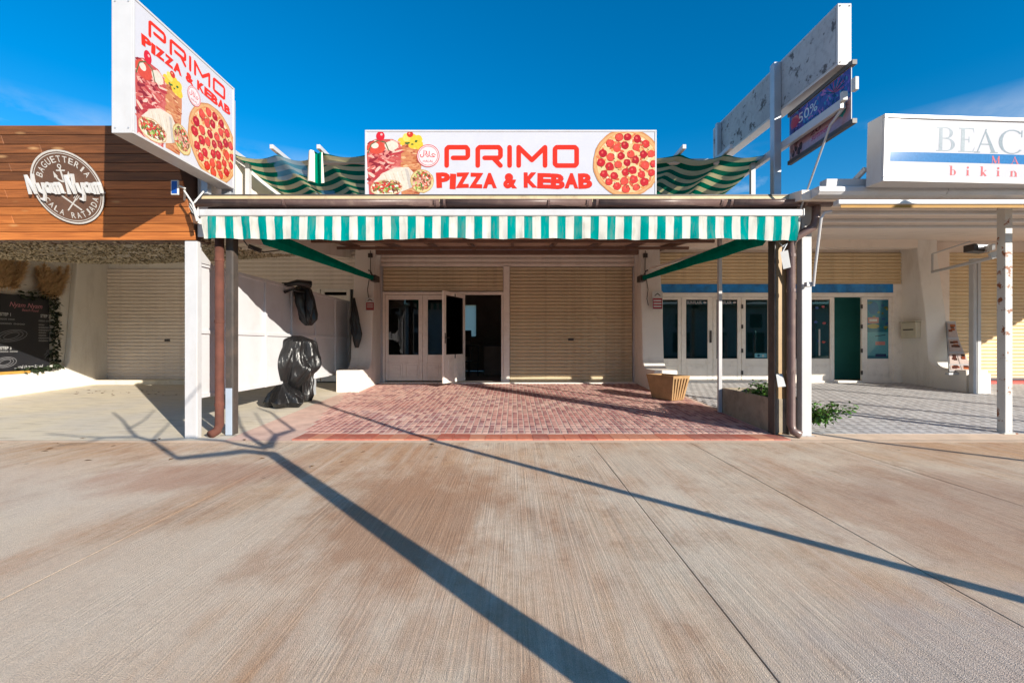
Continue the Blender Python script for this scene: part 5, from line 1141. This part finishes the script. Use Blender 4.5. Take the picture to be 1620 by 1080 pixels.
# banner under it
bn = thing('banner_frame', (3.70, 5.5, 3.6), 'small purple sale banner in a rusty steel frame under the blank sign box', 'banner')
mb = MB(); mb.bar((3.70, 4.93, 4.262), (3.70, 6.10, 4.262), 0.05, 0.05); mb.build('top_rail', M['dark_steel'], bn); mb = MB(); mb.bar((3.70, 4.93, 3.625), (3.70, 6.10, 3.625), 0.05, 0.05); mb.build('bottom_rail', M['dark_steel'], bn)
mb = MB(); mb.box(3.69, 3.698, 4.97, 6.08, 3.651, 4.236); o_ = mb.build('sheet', M['card_white'], bn)
pr = Print((3.69, 6.08, 3.651), (0, -1, 0), (0, 0, 1), (0.004, 0.004, 1.106, 0.581), 0.000006, 0.0008); g = random.Random(31)
pr.rect(0, 0.26, 1.11, 0.585, S(88, 74, 158)); pr.rect(0, 0, 1.11, 0.26, S(186, 150, 160))
for i in range(160):
    x = g.random()*1.1; y = 0.27+0.31*g.random(); pr.disc(x, y, 0.01+0.04*g.random(), S(*g.choice([(60, 60, 150), (130, 90, 190), (60, 110, 180), (190, 110, 180), (40, 40, 90), (90, 150, 190), (110, 80, 170)])), 8, ry=0.012, rot=g.random()*3, wob=0.5)
pr.disc(0.12, 0.46, 0.1, S(206, 70, 100), 14, ry=0.08, wob=0.3)
for i in range(10): pr.line([(0.85, 0.44), (0.85+0.16*math.cos(i*0.33-0.3), 0.46+0.12*math.sin(i*0.33-0.3))], 0.012, S(30, 24, 60) if i % 2 else S(206, 60, 90), False)
for i in range(14): pr.disc(0.05+0.2*g.random(), 0.25*g.random(), 0.03, S(*g.choice([(60, 40, 50), (110, 80, 90), (150, 110, 110)])), 9, ry=0.05, wob=0.4)
pr.text('50%', 0.20, 0.40, 0.36, 0.12, S(240, 238, 246), 0.0); pr.text('BEACH HOUSE', 0.30, 0.285, 0.62, 0.07, S(36, 30, 70), 0.0); pr.text('20', 0.42, 0.13, 0.2, 0.07, S(110, 70, 90)); pr.text('summer', 0.45, 0.06, 0.3, 0.05, S(196, 40, 90), 0.01, 0.3); pr.disc(0.98, 0.16, 0.06, S(60, 170, 170), 12, wob=0.3); pr.build('print', bn)
# projecting beam that carries the canvas and the banner
bm_ = thing('projecting_beam', (3.62, 5.6, 3.8), 'white box beam running out past the roof edge beside the sale banner', 'beam')
mb = MB(); mb.bar((3.635, 5.02, 3.855), (3.56, 10.6, 3.905), 0.06, 0.10); mb.build('beam', M['white_metal'], bm_, bevel=0.005)
mb = MB(); mb.box(3.60, 3.655, 4.97, 5.019, 3.87, 3.97); mb.box(3.66, 3.70, 4.87, 4.93, 3.93, 4.07); mb.build('end_fitting', M['card_white'], bm_, bevel=0.005)
t = thing('stay_rod', (3.8, 5.75, 3.0), 'thin grey stay rod slanting from the projecting beam down to the gutter', 'rod')
mb = MB(); mb.tube([(3.66, 5.03, 3.83), (3.62, 5.2, 3.70), at(1266, 332, 5.78)], [0.022, 0.013, 0.011], 8); mb.build('rod', M['galv'], t)
# beach shop sign
bs_ = thing('shop_sign', (4.21, 5.2, 3.115), 'white box sign with grey serif capitals, the first two coloured paler for glare, and blue stripe over the right canopy', 'sign')
BX0, BX1 = 4.21, 6.9; BY = 5.20; bz0, bz1 = 3.062, 3.82
mb = MB(); mb.box(BX0, BX1, BY+0.006, BY+0.22, bz0, bz1); mb.build('box', M['white_metal'], bs_, bevel=0.008)
kb = BY/F; bu = lambda x: at(x, 0, BY).x-BX0; bv_ = lambda y: at(0, y, BY).z-bz0; w_, h_ = BX1-BX0, bz1-bz0
mb = MB(); f_ = 0.045; yA, yB = BY-0.02, BY+0.0058
mb.box(BX0, BX1, yA, yB, bz1-f_, bz1); mb.box(BX0, BX1, yA, yB, bz0, bz0+f_); mb.box(BX0, BX0+f_, yA+0.001, yB, bz0+f_, bz1-f_); mb.box(BX1-f_, BX1, yA+0.001, yB, bz0+f_, bz1-f_); mb.build('frame', M['white_metal'], bs_, bevel=0.006)
mb = MB(); mb.box(BX0+f_, BX1-f_, BY, BY+0.0057, bz0+f_, bz1-f_); mb.build('face', M['vinyl_gloss'], bs_); bs_.rotation_euler = (R(1.8), 0, R(3.3))
pr = Print((BX0, BY, bz0), (1, 0, 0), (0, 0, 1), (f_+0.003, f_+0.003, w_-f_-0.003, h_-f_-0.003), 0.00001, 0.0008)
pr.rect(bu(1408), bv_(255), bu(1640), bv_(240), S(70, 136, 196))
def serif(pr, ch, x, y, w, h, c, T=0.16, t=0.045):
    T *= h; t *= h; sf = lambda cx, yy, ww: pr.rect(cx-ww/2, yy, cx+ww/2, yy+t, c)
    arc = lambda cx, cy, rx, ry, a0, a1, wt, wth: [pr.poly([(cx+rx*math.cos(a), cy+ry*math.sin(a)), (cx+rx*math.cos(b), cy+ry*math.sin(b)), (cx+(rx-(wth+(wt-wth)*abs(math.cos(b))))*math.cos(b), cy+(ry-t)*math.sin(b)), (cx+(rx-(wth+(wt-wth)*abs(math.cos(a))))*math.cos(a), cy+(ry-t)*math.sin(a))][::-1], c) for a, b in [(R(a0+(a1-a0)*i/14), R(a0+(a1-a0)*(i+1)/14)) for i in range(14)]]
    if ch == 'B':
        pr.rect(x+w*0.14, y, x+w*0.14+T, y+h, c); pr.rect(x, y, x+w*0.5, y+t, c); pr.rect(x, y+h-t, x+w*0.5, y+h, c); pr.rect(x+w*0.2, y+h*0.52, x+w*0.5, y+h*0.52+t, c)
        arc(x+w*0.5, y+h*0.765, w*0.38, h*0.235, -90, 90, T*0.9, t); arc(x+w*0.5, y+h*0.28, w*0.5, h*0.28, -90, 90, T, t)
    elif ch == 'E':
        pr.rect(x+w*0.14, y, x+w*0.14+T, y+h, c); pr.rect(x, y, x+w*0.9, y+t, c); pr.rect(x, y+h-t, x+w*0.9, y+h, c); pr.rect(x+w*0.2, y+h*0.5, x+w*0.62, y+h*0.5+t, c)
        pr.poly([(x+w*0.9-t, y+t), (x+w, y+h*0.24), (x+w*0.9, y)][::-1], c); pr.poly([(x+w*0.9-t, y+h-t), (x+w*0.9, y+h), (x+w*0.93, y+h*0.78)], c); pr.rect(x+w*0.60, y+h*0.40, x+w*0.60+t, y+h*0.64, c)
    elif ch == 'A':
        pr.line([(x+w*0.12, y), (x+w*0.5, y+h)], t*1.2, c, False); pr.poly([(x+w*0.46, y+h), (x+w*0.5-T*0.4, y+h*0.9), (x+w*0.86-T*0.6, y), (x+w*0.86+T*0.5, y)][::-1], c); pr.rect(x+w*0.24, y+h*0.34, x+w*0.70, y+h*0.34+t, c); sf(x+w*0.12, y, w*0.28); sf(x+w*0.86, y, w*0.34)
    elif ch == 'C':
        arc(x+w*0.55, y+h*0.5, w*0.55, h*0.51, 45, 318, T, t); pr.rect(x+w*0.92, y+h*0.70, x+w*0.92+t, y+h*0.98, c)
    elif ch == 'M':
        pr.line([(x+w*0.15, y), (x+w*0.15, y+h)], t*1.3, c, False); pr.line([(x+w*0.15, y+h), (x+w*0.5, y+t)], T, c, False); pr.line([(x+w*0.5, y+t), (x+w*0.82, y+h)], t*1.3, c, False); pr.rect(x+w*0.82-T/2, y, x+w*0.82+T/2, y+h, c); sf(x+w*0.15, y, w*0.3); sf(x+w*0.84, y, w*0.34)
    elif ch == 'b':
        pr.rect(x+w*0.12, y, x+w*0.12+T, y+h, c); pr.rect(x-w*0.05, y+h-t, x+w*0.2, y+h, c); arc(x+w*0.5, y+h*0.3, w*0.5, h*0.31, -150, 150, T, t)
    elif ch == 'i':
        pr.rect(x+w*0.5-T/2, y, x+w*0.5+T/2, y+h*0.6, c); sf(x+w*0.5, y, w*0.95); pr.rect(x+w*0.05, y+h*0.6-t, x+w*0.5, y+h*0.6, c); pr.disc(x+w*0.5, y+h*0.84, T*0.62, c, 10)
    elif ch == 'k':
        pr.rect(x+w*0.14, y, x+w*0.14+T, y+h, c); pr.rect(x-w*0.02, y+h-t, x+w*0.2, y+h, c); pr.line([(x+w*0.28, y+h*0.26), (x+w*0.85, y+h*0.58)], t*1.2, c, False); pr.line([(x+w*0.42, y+h*0.36), (x+w*0.9, y)], T*0.9, c, False); sf(x+w*0.2, y, w*0.42); sf(x+w*0.88, y, w*0.3); sf(x+w*0.84, y+h*0.58, w*0.3)
    elif ch == 'n':
        pr.rect(x+w*0.12, y, x+w*0.12+T, y+h*0.6, c); pr.rect(x+w*0.68, y, x+w*0.68+T, y+h*0.42, c); arc(x+w*0.5, y+h*0.38, w*0.34, h*0.23, 0, 170, T*0.9, t); sf(x+w*0.2, y, w*0.44); sf(x+w*0.76, y, w*0.44)
grey = S(166, 178, 186); pale = S(206, 212, 216); pinkc = S(232, 130, 132)
for ch, a, b, y0_, y1_, c in (('B', 1484, 1516, 237.5, 200, S(176, 186, 194)), ('E', 1522, 1550, 238, 200, S(186, 196, 202)), ('A', 1549, 1588, 238.5, 201, grey), ('C', 1590, 1632, 239, 201, grey), ('b', 1508, 1519, 275, 260, pinkc), ('i', 1536, 1542, 275, 260, pinkc), ('k', 1560, 1571, 275, 260, pinkc), ('i', 1588, 1594, 275, 260, pinkc), ('n', 1611, 1624, 275, 260, pinkc), ('M', 1578, 1594, 255, 243, pinkc), ('A', 1612, 1626, 255, 243, pinkc)):  # sun glare put into the colour: B and E paler than the rest
    serif(pr, ch, bu(a), bv_(y0_), bu(b)-bu(a), bv_(y1_)-bv_(y0_), c, 0.17 if y1_ < 240 else 0.2)
pr.build('print', bs_, M['print_gloss'])
mb = MB(); mb.bar(at(1352, 290, 5.6), at(1371, 268, 5.44), 0.04, 0.05); mb.build('stay', M['rusty_white'], bs_)

# ------------------------------------------------------------------ menu board with plants on the flank wall
mbd = thing('menu_board', (RX-0.06, 9.4, 0.62), 'black chalk style menu board with white and pink writing on the left flank wall', 'menu board')
ub0, ub1, vb0, vb1 = 8.75, 10.02, 0.66, 2.22
mb = MB(); mb.box(RX-0.12, RX-0.06, 8.30, ub1, vb0, vb1); mb.build('board', M['chalk'], mbd, bevel=0.004)
mb = MB(); mb.box(RX-0.125, RX+0.02, 8.3, 9.55, vb0-0.055, vb0-0.002); mb.build('ledge', M['yellow_wood'], mbd, bevel=0.005)
def bpt(px_, py_):
    Y = -(RX-0.06)*F/(CX-px_); return Y-8.30, H-(py_-CY)/F*Y-vb0
pr = Print((RX-0.06, 8.30, vb0), (0, 1, 0), (0, 0, 1), (0.0, 0.0, ub1-8.3, vb1-vb0), 0.00001, 0.001)
def btxt(t, xa, ya, xb, yb, c, bold=0.0, sh=0.0):
    a = bpt(xa, yb); b = bpt(xb, yb); hh = (yb-ya)*(8.3+a[0])/F; pr.text(t, a[0], a[1], b[0]-a[0], hh, c, bold, sh)
wc = S(222, 222, 222); pk = S(226, 150, 160)
btxt('Nyam Nyam', 15, 477, 67, 487, pk, 0.0, 0.3); btxt('Beach Food', 35, 488, 61, 492, pk, 0.0, 0.2)
btxt('STEP 1', 0, 494, 17, 499, wc, 0.02); btxt('STEP 2', 64, 497, 79, 502, wc, 0.02); btxt('STEP 3', 0, 548, 18, 553, wc, 0.02)
for (xa, ya, xb) in ((0, 503, 23), (0, 510, 39), (61, 506, 82), (0, 555, 28)): btxt('oooo oooo', xa, ya, xb, ya+2.4, S(190, 190, 190))
for i, l in enumerate((9, 20, 21, 12, 12, 20, 20)): btxt('oooooo', 61, 512.5+i*4.2, 61+l, 514.6+i*4.2, S(200, 200, 200))
btxt('... und ab zum Strand', 23, 578, 68, 583, wc, 0.02, 0.2)
for (cx_, cy_, rx_, ry_) in ((18, 531, 25, 9), (8, 573, 18, 8)):
    for s_ in (1.0, 0.75, 0.5):
        pts = [bpt(cx_+rx_*s_*math.cos(a*0.349), cy_-rx_*0.12*math.cos(a*0.349)+ry_*s_*math.sin(a*0.349)) for a in range(19)]; pr.line(pts, 0.010, S(150, 150, 155), False)
for i in range(9):
    a = R(-20+i*27); c0 = bpt(84, 556); L_ = 0.19; pts = [(c0[0]+L_*q*math.cos(a), c0[1]+L_*q*math.sin(a)*0.9-0.16*q*q+0.06*q) for q in (0, 0.35, 0.7, 1.0)]; pr.line(pts, 0.018, S(120, 122, 130), False)
pr.line([bpt(84, 556), bpt(88, 575)], 0.016, S(120, 122, 130), False)
tag(pr.build('print', mbd), kind='stuff')
def leaf_cluster(mb, centre, n, spread, size, g, nrm=None, m=0, droop=0.3):
    for i in range(n):
        c = Vector(centre)+Vector((g.gauss(0, spread[0]), g.gauss(0, spread[1]), g.gauss(0, spread[2])))
        d = Vector((g.gauss(0, 1), g.gauss(0, 1), g.gauss(0.15, 0.7))).normalized(); s_ = d.cross(Vector((g.gauss(0, .4), g.gauss(0, .4), 1))).normalized()
        l = size*g.uniform(0.6, 1.3); w = l*g.uniform(0.28, 0.42); dn = Vector((0, 0, -droop*l)); up = d.cross(s_)*0.12*l
        p = [c, c+d*l*0.5+s_*w+up, c+d*l+dn, c+d*l*0.5-s_*w+up, c+d*l*0.5]
        mb.add(p, [(0, 4, 1), (4, 2, 1), (0, 3, 4), (4, 3, 2)], m)
g = random.Random(44)
t = thing('leaf_garland', (RX, 9.9, 0.7), 'dark green leafy garland along the right and lower edge of the menu board', 'garland')
mb = MB()
for i in range(30):
    f_ = i/29; leaf_cluster(mb, (RX-0.04, ub1+0.10+0.03*math.sin(i), 0.75+1.5*f_), 13, (0.03, 0.04, 0.05), 0.085, g)
for i in range(14):
    f_ = i/13; leaf_cluster(mb, (RX-0.04, ub1+0.05-0.7*f_, 0.68+0.02*math.sin(i*2)), 10, (0.03, 0.05, 0.025), 0.08, g)
for i in range(6): leaf_cluster(mb, (RX-0.04, 9.45+0.1*i, 2.25+0.04*math.sin(i*1.9)), 12, (0.03, 0.05, 0.05), 0.1, g)
mb.build('leaves', M['leaf_dark'], t)
def pampas(yc, zc, n, spread, lean, label):
    t = thing('pampas_plume', (RX, yc, zc), label, 'dried grass', 'dried pampas plumes round the menu board'); mb = MB(); st = MB()
    for i in range(7):
        a = (i-3)*0.11+g.uniform(-0.05, 0.05); base = Vector((RX-0.03, yc+a*0.45, zc)); tip = base+Vector((g.uniform(0, 0.12), spread*a*1.2+lean, 0.74*g.uniform(0.75, 1.1)))
        st.tube([base, base.lerp(tip, 0.5)], 0.004, 5)
        for k in range(n):
            q = 0.12+0.88*g.random(); c = base.lerp(tip, q); w = 0.13*math.sin(math.pi*min(1, q*0.9+0.05))+0.04
            d = Vector((g.gauss(0, 0.6), g.gauss(0, 0.9), g.gauss(0.45, 0.6))).normalized()*w*g.uniform(0.6, 1.5); s_ = d.cross(Vector((0.3, 0.2, 1))).normalized()*0.007
            mb.add([c-s_, c+s_, c+d], [(0, 1, 2)])
    mb.build('plume', M['pampas'], t); st.build('stem', M['pampas'], t)
pampas(10.04, 2.20, 900, 0.42, -0.02, 'dried pampas plumes at the right upper corner of the menu board')
pampas(9.12, 2.26, 900, 0.42, 0.0, 'tall dried pampas plumes at the left upper edge of the menu board')

# ------------------------------------------------------------------ planters and shrubs
def trough(name, c, rz, l, w, h, taper, m, label, cat, ribs=False):
    t = thing(name, c, label, cat); t.rotation_euler.z = rz; a, b = l/2, w/2; th = 0.045
    def loc_part(nm, mb, mm, bevel=0.0):
        me = mb.mesh(nm, mm); bm = bmesh.new(); bm.from_mesh(me); bmesh.ops.recalc_face_normals(bm, faces=bm.faces); bm.to_mesh(me); bm.free()
        ob = link_mesh(nm, me, t)
        if bevel: q = ob.modifiers.new('bevel', 'BEVEL'); q.width = bevel; q.segments = 2
        return ob
    mb = MB(); B = lambda s_, z, e=0: [(-a*s_+e, -b*s_+e, z), (a*s_-e, -b*s_+e, z), (a*s_-e, b*s_-e, z), (-a*s_+e, b*s_-e, z)]
    vv = B(taper, 0)+B(1, h)+B(1, h, th)+B((1+taper)/2, h*0.55, th)
    ff = [(0, 3, 2, 1)]+[(i, (i+1) % 4, 4+(i+1) % 4, 4+i) for i in range(4)]+[(4+i, 4+(i+1) % 4, 8+(i+1) % 4, 8+i) for i in range(4)]+[(8+i, 8+(i+1) % 4, 12+(i+1) % 4, 12+i) for i in range(4)]+[(12, 13, 14, 15)]
    mb.add(vv, ff); loc_part('trough', mb, m, 0.012)
    mb = MB(); e = th+0.002; vv = []
    n = 10
    for j in range(n+1):
        for i in range(n+1): vv.append((-a+e+(2*a-2*e)*i/n, -b+e+(2*b-2*e)*j/n, h*0.80+0.03*mnoise.noise((i*0.7, j*0.7, c[0]))))
    mb.add(vv, [(j*(n+1)+i, j*(n+1)+i+1, (j+1)*(n+1)+i+1, (j+1)*(n+1)+i) for j in range(n) for i in range(n)]); loc_part('soil', mb, M['soil'])
    if ribs:
        for s_ in (-1, 1):
            for k in range(5):
                yb_ = (-0.5+(k+0.5)/5)*w*0.84; mb = MB(); x0b, x1b = s_*a*taper, s_*a; d_ = s_*0.018
                f0 = yb_*taper; r_ = 0.020
                mb.hexa([(x0b, f0-r_*taper, 0.02), (x0b+d_, f0-r_*taper, 0.02), (x0b+d_, f0+r_*taper, 0.02), (x0b, f0+r_*taper, 0.02), (x1b, yb_-r_, h-0.05), (x1b+d_, yb_-r_, h-0.05), (x1b+d_, yb_+r_, h-0.05), (x1b, yb_+r_, h-0.05)]); loc_part('rib', mb, m, 0.004)
    return t
pY = 8.85; trough('planter', (at(1056, 0, pY).x, pY, gz(pY)+0.005), R(-66), 0.76, 0.42, 0.47, 0.72, M['tan_concrete'], 'tan ribbed concrete planter tapering to its foot beside the pier', 'planter', True)
trough('planter', (3.68, 6.80, gz(6.2)+0.004), R(90), 1.55, 0.46, 0.46, 1.0, M['concrete'], 'long grey weathered planter box behind the right corner posts', 'planter')
def shrub(c, n, spread, size, label, seed, stems=9):
    g = random.Random(seed); t = thing('shrub', c, label, 'shrub', 'shrubs by the right corner posts'); mb = MB(); st = MB(); c = Vector(c)
    for i in range(stems):
        tip = c+Vector((g.gauss(0, spread[0]), g.gauss(0, spread[1]), spread[2]*g.uniform(0.6, 1.5))); midp = c.lerp(tip, 0.5)+Vector((g.gauss(0, .02), g.gauss(0, .02), 0.03)); st.tube([c, midp, tip], [0.008, 0.006, 0.003], 5)
        for k in range(n//stems):
            q = 0.25+0.75*g.random(); p = c.lerp(tip, q); leaf_cluster(mb, p, 2, (0.04, 0.04, 0.035), size, g)
    mb.build('leaves', M['leaf'], t); st.build('stem', M['bark'], t)
shrub((3.66, 6.62, gz(6.6)+0.36), 220, (0.12, 0.30, 0.17), 0.065, 'low green leafy shrub growing in the long grey planter', 5, 14)
shrub((4.12, 6.15, 0.14), 240, (0.18, 0.12, 0.20), 0.065, 'green leafy shrub spilling out right of the white corner post', 8, 12)
# papers hung on the right post
t = thing('paper_tag', at(1241, 410, 5.8), 'white paper sheet hung from the top of the right corner post', 'notice', 'paper sheets on the right post')
p = at(1241, 411, 5.80); mb = MB(); mb.add([p+Vector(v) for v in ((-0.055, 0, 0.10), (0.03, -0.02, 0.12), (0.06, -0.03, -0.10), (-0.02, -0.01, -0.12), (-0.05, 0.004, 0.10), (0.035, -0.016, 0.12), (0.065, -0.026, -0.10), (-0.015, -0.006, -0.12))], [(0, 3, 2, 1), (4, 5, 6, 7), (0, 1, 5, 4), (1, 2, 6, 5), (2, 3, 7, 6), (3, 0, 4, 7)]); mb.build('sheet', M['card_white'], t)
mb = MB(); mb.tube([at(1233, 384, 5.85), at(1238, 390, 5.8), at(1245, 385, 5.8), at(1238, 398, 5.8)], 0.010, 6); mb.build('string', M['galv'], t)
t = thing('paper_tag', at(1236, 603, 5.85), 'white folded paper sheet stuck low on the right corner post', 'notice', 'paper sheets on the right post')
p = at(1236, 603, 5.86); mb = MB(); mb.add([p+Vector(v) for v in ((-0.07, -0.05, -0.07), (0.03, -0.05, -0.06), (0.06, 0.08, 0.09), (-0.02, 0.08, 0.08), (-0.07, -0.045, -0.066), (0.03, -0.045, -0.056), (0.06, 0.085, 0.094), (-0.02, 0.085, 0.084))], [(0, 3, 2, 1), (4, 5, 6, 7), (0, 1, 5, 4), (1, 2, 6, 5), (2, 3, 7, 6), (3, 0, 4, 7)]); mb.build('sheet', M['card_white'], t)

# ------------------------------------------------------------------ behind the camera: what casts the long shadows
KT = 1/math.tan(ELEV)
def caster(px_, py_, z):
    "point at height z whose shadow falls where the pixel meets the ground"
    s_ = ground_at(px_, py_); dz = z-s_.z
    return Vector((s_.x-AZ.x*KT*dz, s_.y-AZ.y*KT*dz, z))
zf0 = 2.4; fork = caster(428, 716, zf0)
root = ground_at(980, 1066); base = Vector((fork.x-0.46, fork.y, 0))
tree = thing('bare_tree', base, 'leafless street tree whose branching shadow falls across the pavement', 'tree')
mb = MB(); mb.tube([base+Vector((0, 0, -0.05)), base.lerp(fork, 0.2)+Vector((0.012, 0.01, 0)), base.lerp(fork, 0.45)+Vector((-0.012, 0.015, 0)), base.lerp(fork, 0.75)+Vector((0.012, -0.01, 0)), fork], [0.10, 0.085, 0.077, 0.068, 0.062], 12); mb.build('trunk', M['bark'], tree, smooth=True)
def z5(l): return [(x/2.455, 640+y/2.455) for x, y in l]
branches = [
    (z5([(1050, 190), (950, 180), (820, 195), (690, 208), (640, 175), (590, 140), (530, 125), (500, 95), (478, 62), (440, 30)]), 0.046, 0.013, 2.4, 3.4),
    (z5([(530, 125), (400, 128), (290, 122), (180, 112)]), 0.018, 0.008, 3.1, 3.5),
    (z5([(1030, 170), (930, 155), (870, 140), (740, 130), (600, 138)]), 0.032, 0.016, 2.4, 3.0),
    (z5([(1035, 165), (985, 135), (955, 118), (930, 75), (915, 20)]), 0.040, 0.014, 2.4, 3.3),
    (z5([(1045, 165), (1070, 120), (1140, 98), (1085, 58), (1055, 32), (1000, 12)]), 0.042, 0.014, 2.4, 3.3),
    (z5([(500, 95), (560, 60), (600, 20)]), 0.014, 0.007, 3.2, 3.7), (z5([(590, 140), (640, 90), (690, 40)]), 0.016, 0.007, 3.0, 3.6),
    (z5([(400, 128), (330, 150), (220, 158)]), 0.013, 0.007, 3.3, 3.6), (z5([(1070, 120), (1020, 80), (990, 30)]), 0.018, 0.008, 2.6, 3.3)]
for pts, r0, r1, za, zb2 in branches:
    n = len(pts); P3 = [caster(px_, py_, za+(zb2-za)*i/(n-1)) for i, (px_, py_) in enumerate(pts)]
    mb = MB(); mb.tube(P3, [r0+(r1-r0)*i/(n-1) for i in range(n)], 8); mb.build('branch', M['bark'], tree, smooth=True)
def lamp_post(pA, pB, back, label, r0, r1):
    a, b = ground_at(*pA), ground_at(*pB); base = Vector((a.x-AZ.x*back, a.y-AZ.y*back, 0))
    L_ = (Vector((b.x, b.y))-Vector((base.x, base.y))).length; h = L_/KT+b.z
    t = thing('lamp_post', base, label, 'lamp post', 'lamp posts behind the viewer')
    mb = MB(); mb.tube([base, base+Vector((0, 0, 0.9)), base+Vector((0, 0, 0.95)), base+Vector((0, 0, h))], [r0*1.25, r0*1.2, r0, r1], 14); mb.build('pole', M['galv'], t, smooth=True)
    mb = MB(); mb.tube([base+Vector((0, 0, h)), base+Vector((0.0, 0, h+0.05)), base+Vector((0.0, 0, h+0.2)), base+Vector((0.0, 0, h+0.28))], [r1, 0.10, 0.10, 0.02], 14); mb.build('lantern', M['dark_metal'], t, smooth=True)
lamp_post((1610, 946), (500, 640), 4.2, 'tall lamp post whose long shadow crosses the pavement to the bin bags', 0.050, 0.036)
lamp_post((1610, 727), (735, 613), 4.4, 'tall lamp post whose shadow runs past the right corner post over the bricks', 0.045, 0.034)

for pA, pB, lab in (((1610, 643), (1215, 612), 'slim steel pole casting the farthest shadow line over the grey tiles'), ((1610, 665), (1300, 638), 'slim steel pole casting the middle shadow line over the grey tiles'), ((1610, 682.5), (1305, 653), 'slim steel pole casting the nearest shadow line over the grey tiles'), ((1610, 628.5), (1250, 608), 'slim steel pole casting a faint shadow line near the teal glass doors')):
    a, b = ground_at(*pA), ground_at(*pB); base = Vector((a.x-AZ.x*2.6, a.y-AZ.y*2.6, 0)); L_ = (Vector((b.x, b.y))-Vector((base.x, base.y))).length; h = L_/KT+b.z; base.z = gz(base.y)
    t = thing('steel_pole', base, lab, 'pole', 'slim poles right of the view')
    mb = MB(); mb.tube([base, base+Vector((0, 0, h-base.z))], [0.06, 0.055], 10); mb.build('shaft', M['galv'], t, smooth=True); mb = MB(); mb.tube([base, base+Vector((0, 0, 0.02))], 0.07, 12); mb.build('foot_plate', M['galv'], t)
# distant pines behind the roofs on the left
g = random.Random(77)
for k, (px_, Y, h_) in enumerate(((318, 40, 15.0), (338, 42, 15.2))):
    b = Vector(((px_-CX)/F*Y, Y, 0)); t = thing('pine_tree', b, ('dark distant pine just showing behind the fascia corner', 'dark distant pine just showing behind the left end of the gutter')[k], 'tree', 'pines behind the shops')
    mb = MB(); mb.tube([b, b+Vector((0.1, 0, h_*0.5)), b+Vector((0, 0, h_*0.92))], [0.28, 0.2, 0.06], 8); mb.build('trunk', M['bark'], t)
    mb = MB()
    for i in range(16):
        c = b+Vector((g.gauss(0, 1.0), g.gauss(0, 1.0), h_-1.5+g.uniform(-2.5, 0.5))); leaf_cluster(mb, c, 110, (0.55, 0.55, 0.35), 0.28, g)
    mb.build('crown', M['leaf_dark'], t)
ob_ = thing('opposite_building', (0, -26, 0), 'low white building across the street behind the viewer', 'building')
mb = MB(); mb.box(-34, 34, -34, -26, 0, 5.2); mb.build('wall', M['white'], ob_); mb = MB(); mb.box(-34.4, 34.4, -34.4, -25.4, 5.201, 5.5); mb.build('roof', M['roof_edge'], ob_)
wme = MB(); wme.box(-0.9, 0.9, -0.04, 0.04, 0, 2.1); wme = wme.mesh('window', M['dark_steel'])
for i in range(16): link_mesh('window', wme, ob_, (-30+4*i, 0.03, 0.4)); link_mesh('window', wme, ob_, (-30+4*i, 0.03, 3.0), None, (0.7, 1, 0.7))
# scattered dry leaves on the left terrace
g = random.Random(19)
spots = [(g.uniform(100, 300), g.uniform(617, 626)) for _ in range(26)]+[(g.uniform(60, 760), g.uniform(690, 745)) for _ in range(16)]+[(g.uniform(1180, 1260), g.uniform(680, 692)) for _ in range(5)]
lm = MB(); lm.add([(-0.035, 0, 0), (0, -0.016, 0.006), (0.04, 0, 0.002), (0, 0.016, 0.010)], [(0, 1, 2), (0, 2, 3)]); lme = lm.mesh('dry_leaf', mat('dry_leaf_brown', S(112, 82, 52), 0.85, 0.3))
for k, (px_, py_) in enumerate(spots):
    p = ground_at(px_, py_); o = link_mesh('dry_leaf', lme, None, (p.x, p.y, p.z+0.006), (0, 0, g.random()*6.28), (g.uniform(0.6, 1.2),)*3)
    tag(o, ('small dry brown leaf on the cream terrace below the left step', 'small dry brown leaf on the concrete street', 'small dry brown leaf by the foot of the right corner posts')[0 if k < 26 else (1 if k < 42 else 2)], 'leaf', ('dry leaves on the left terrace', 'dry leaves on the street', 'dry leaves by the right posts')[0 if k < 26 else (1 if k < 42 else 2)])
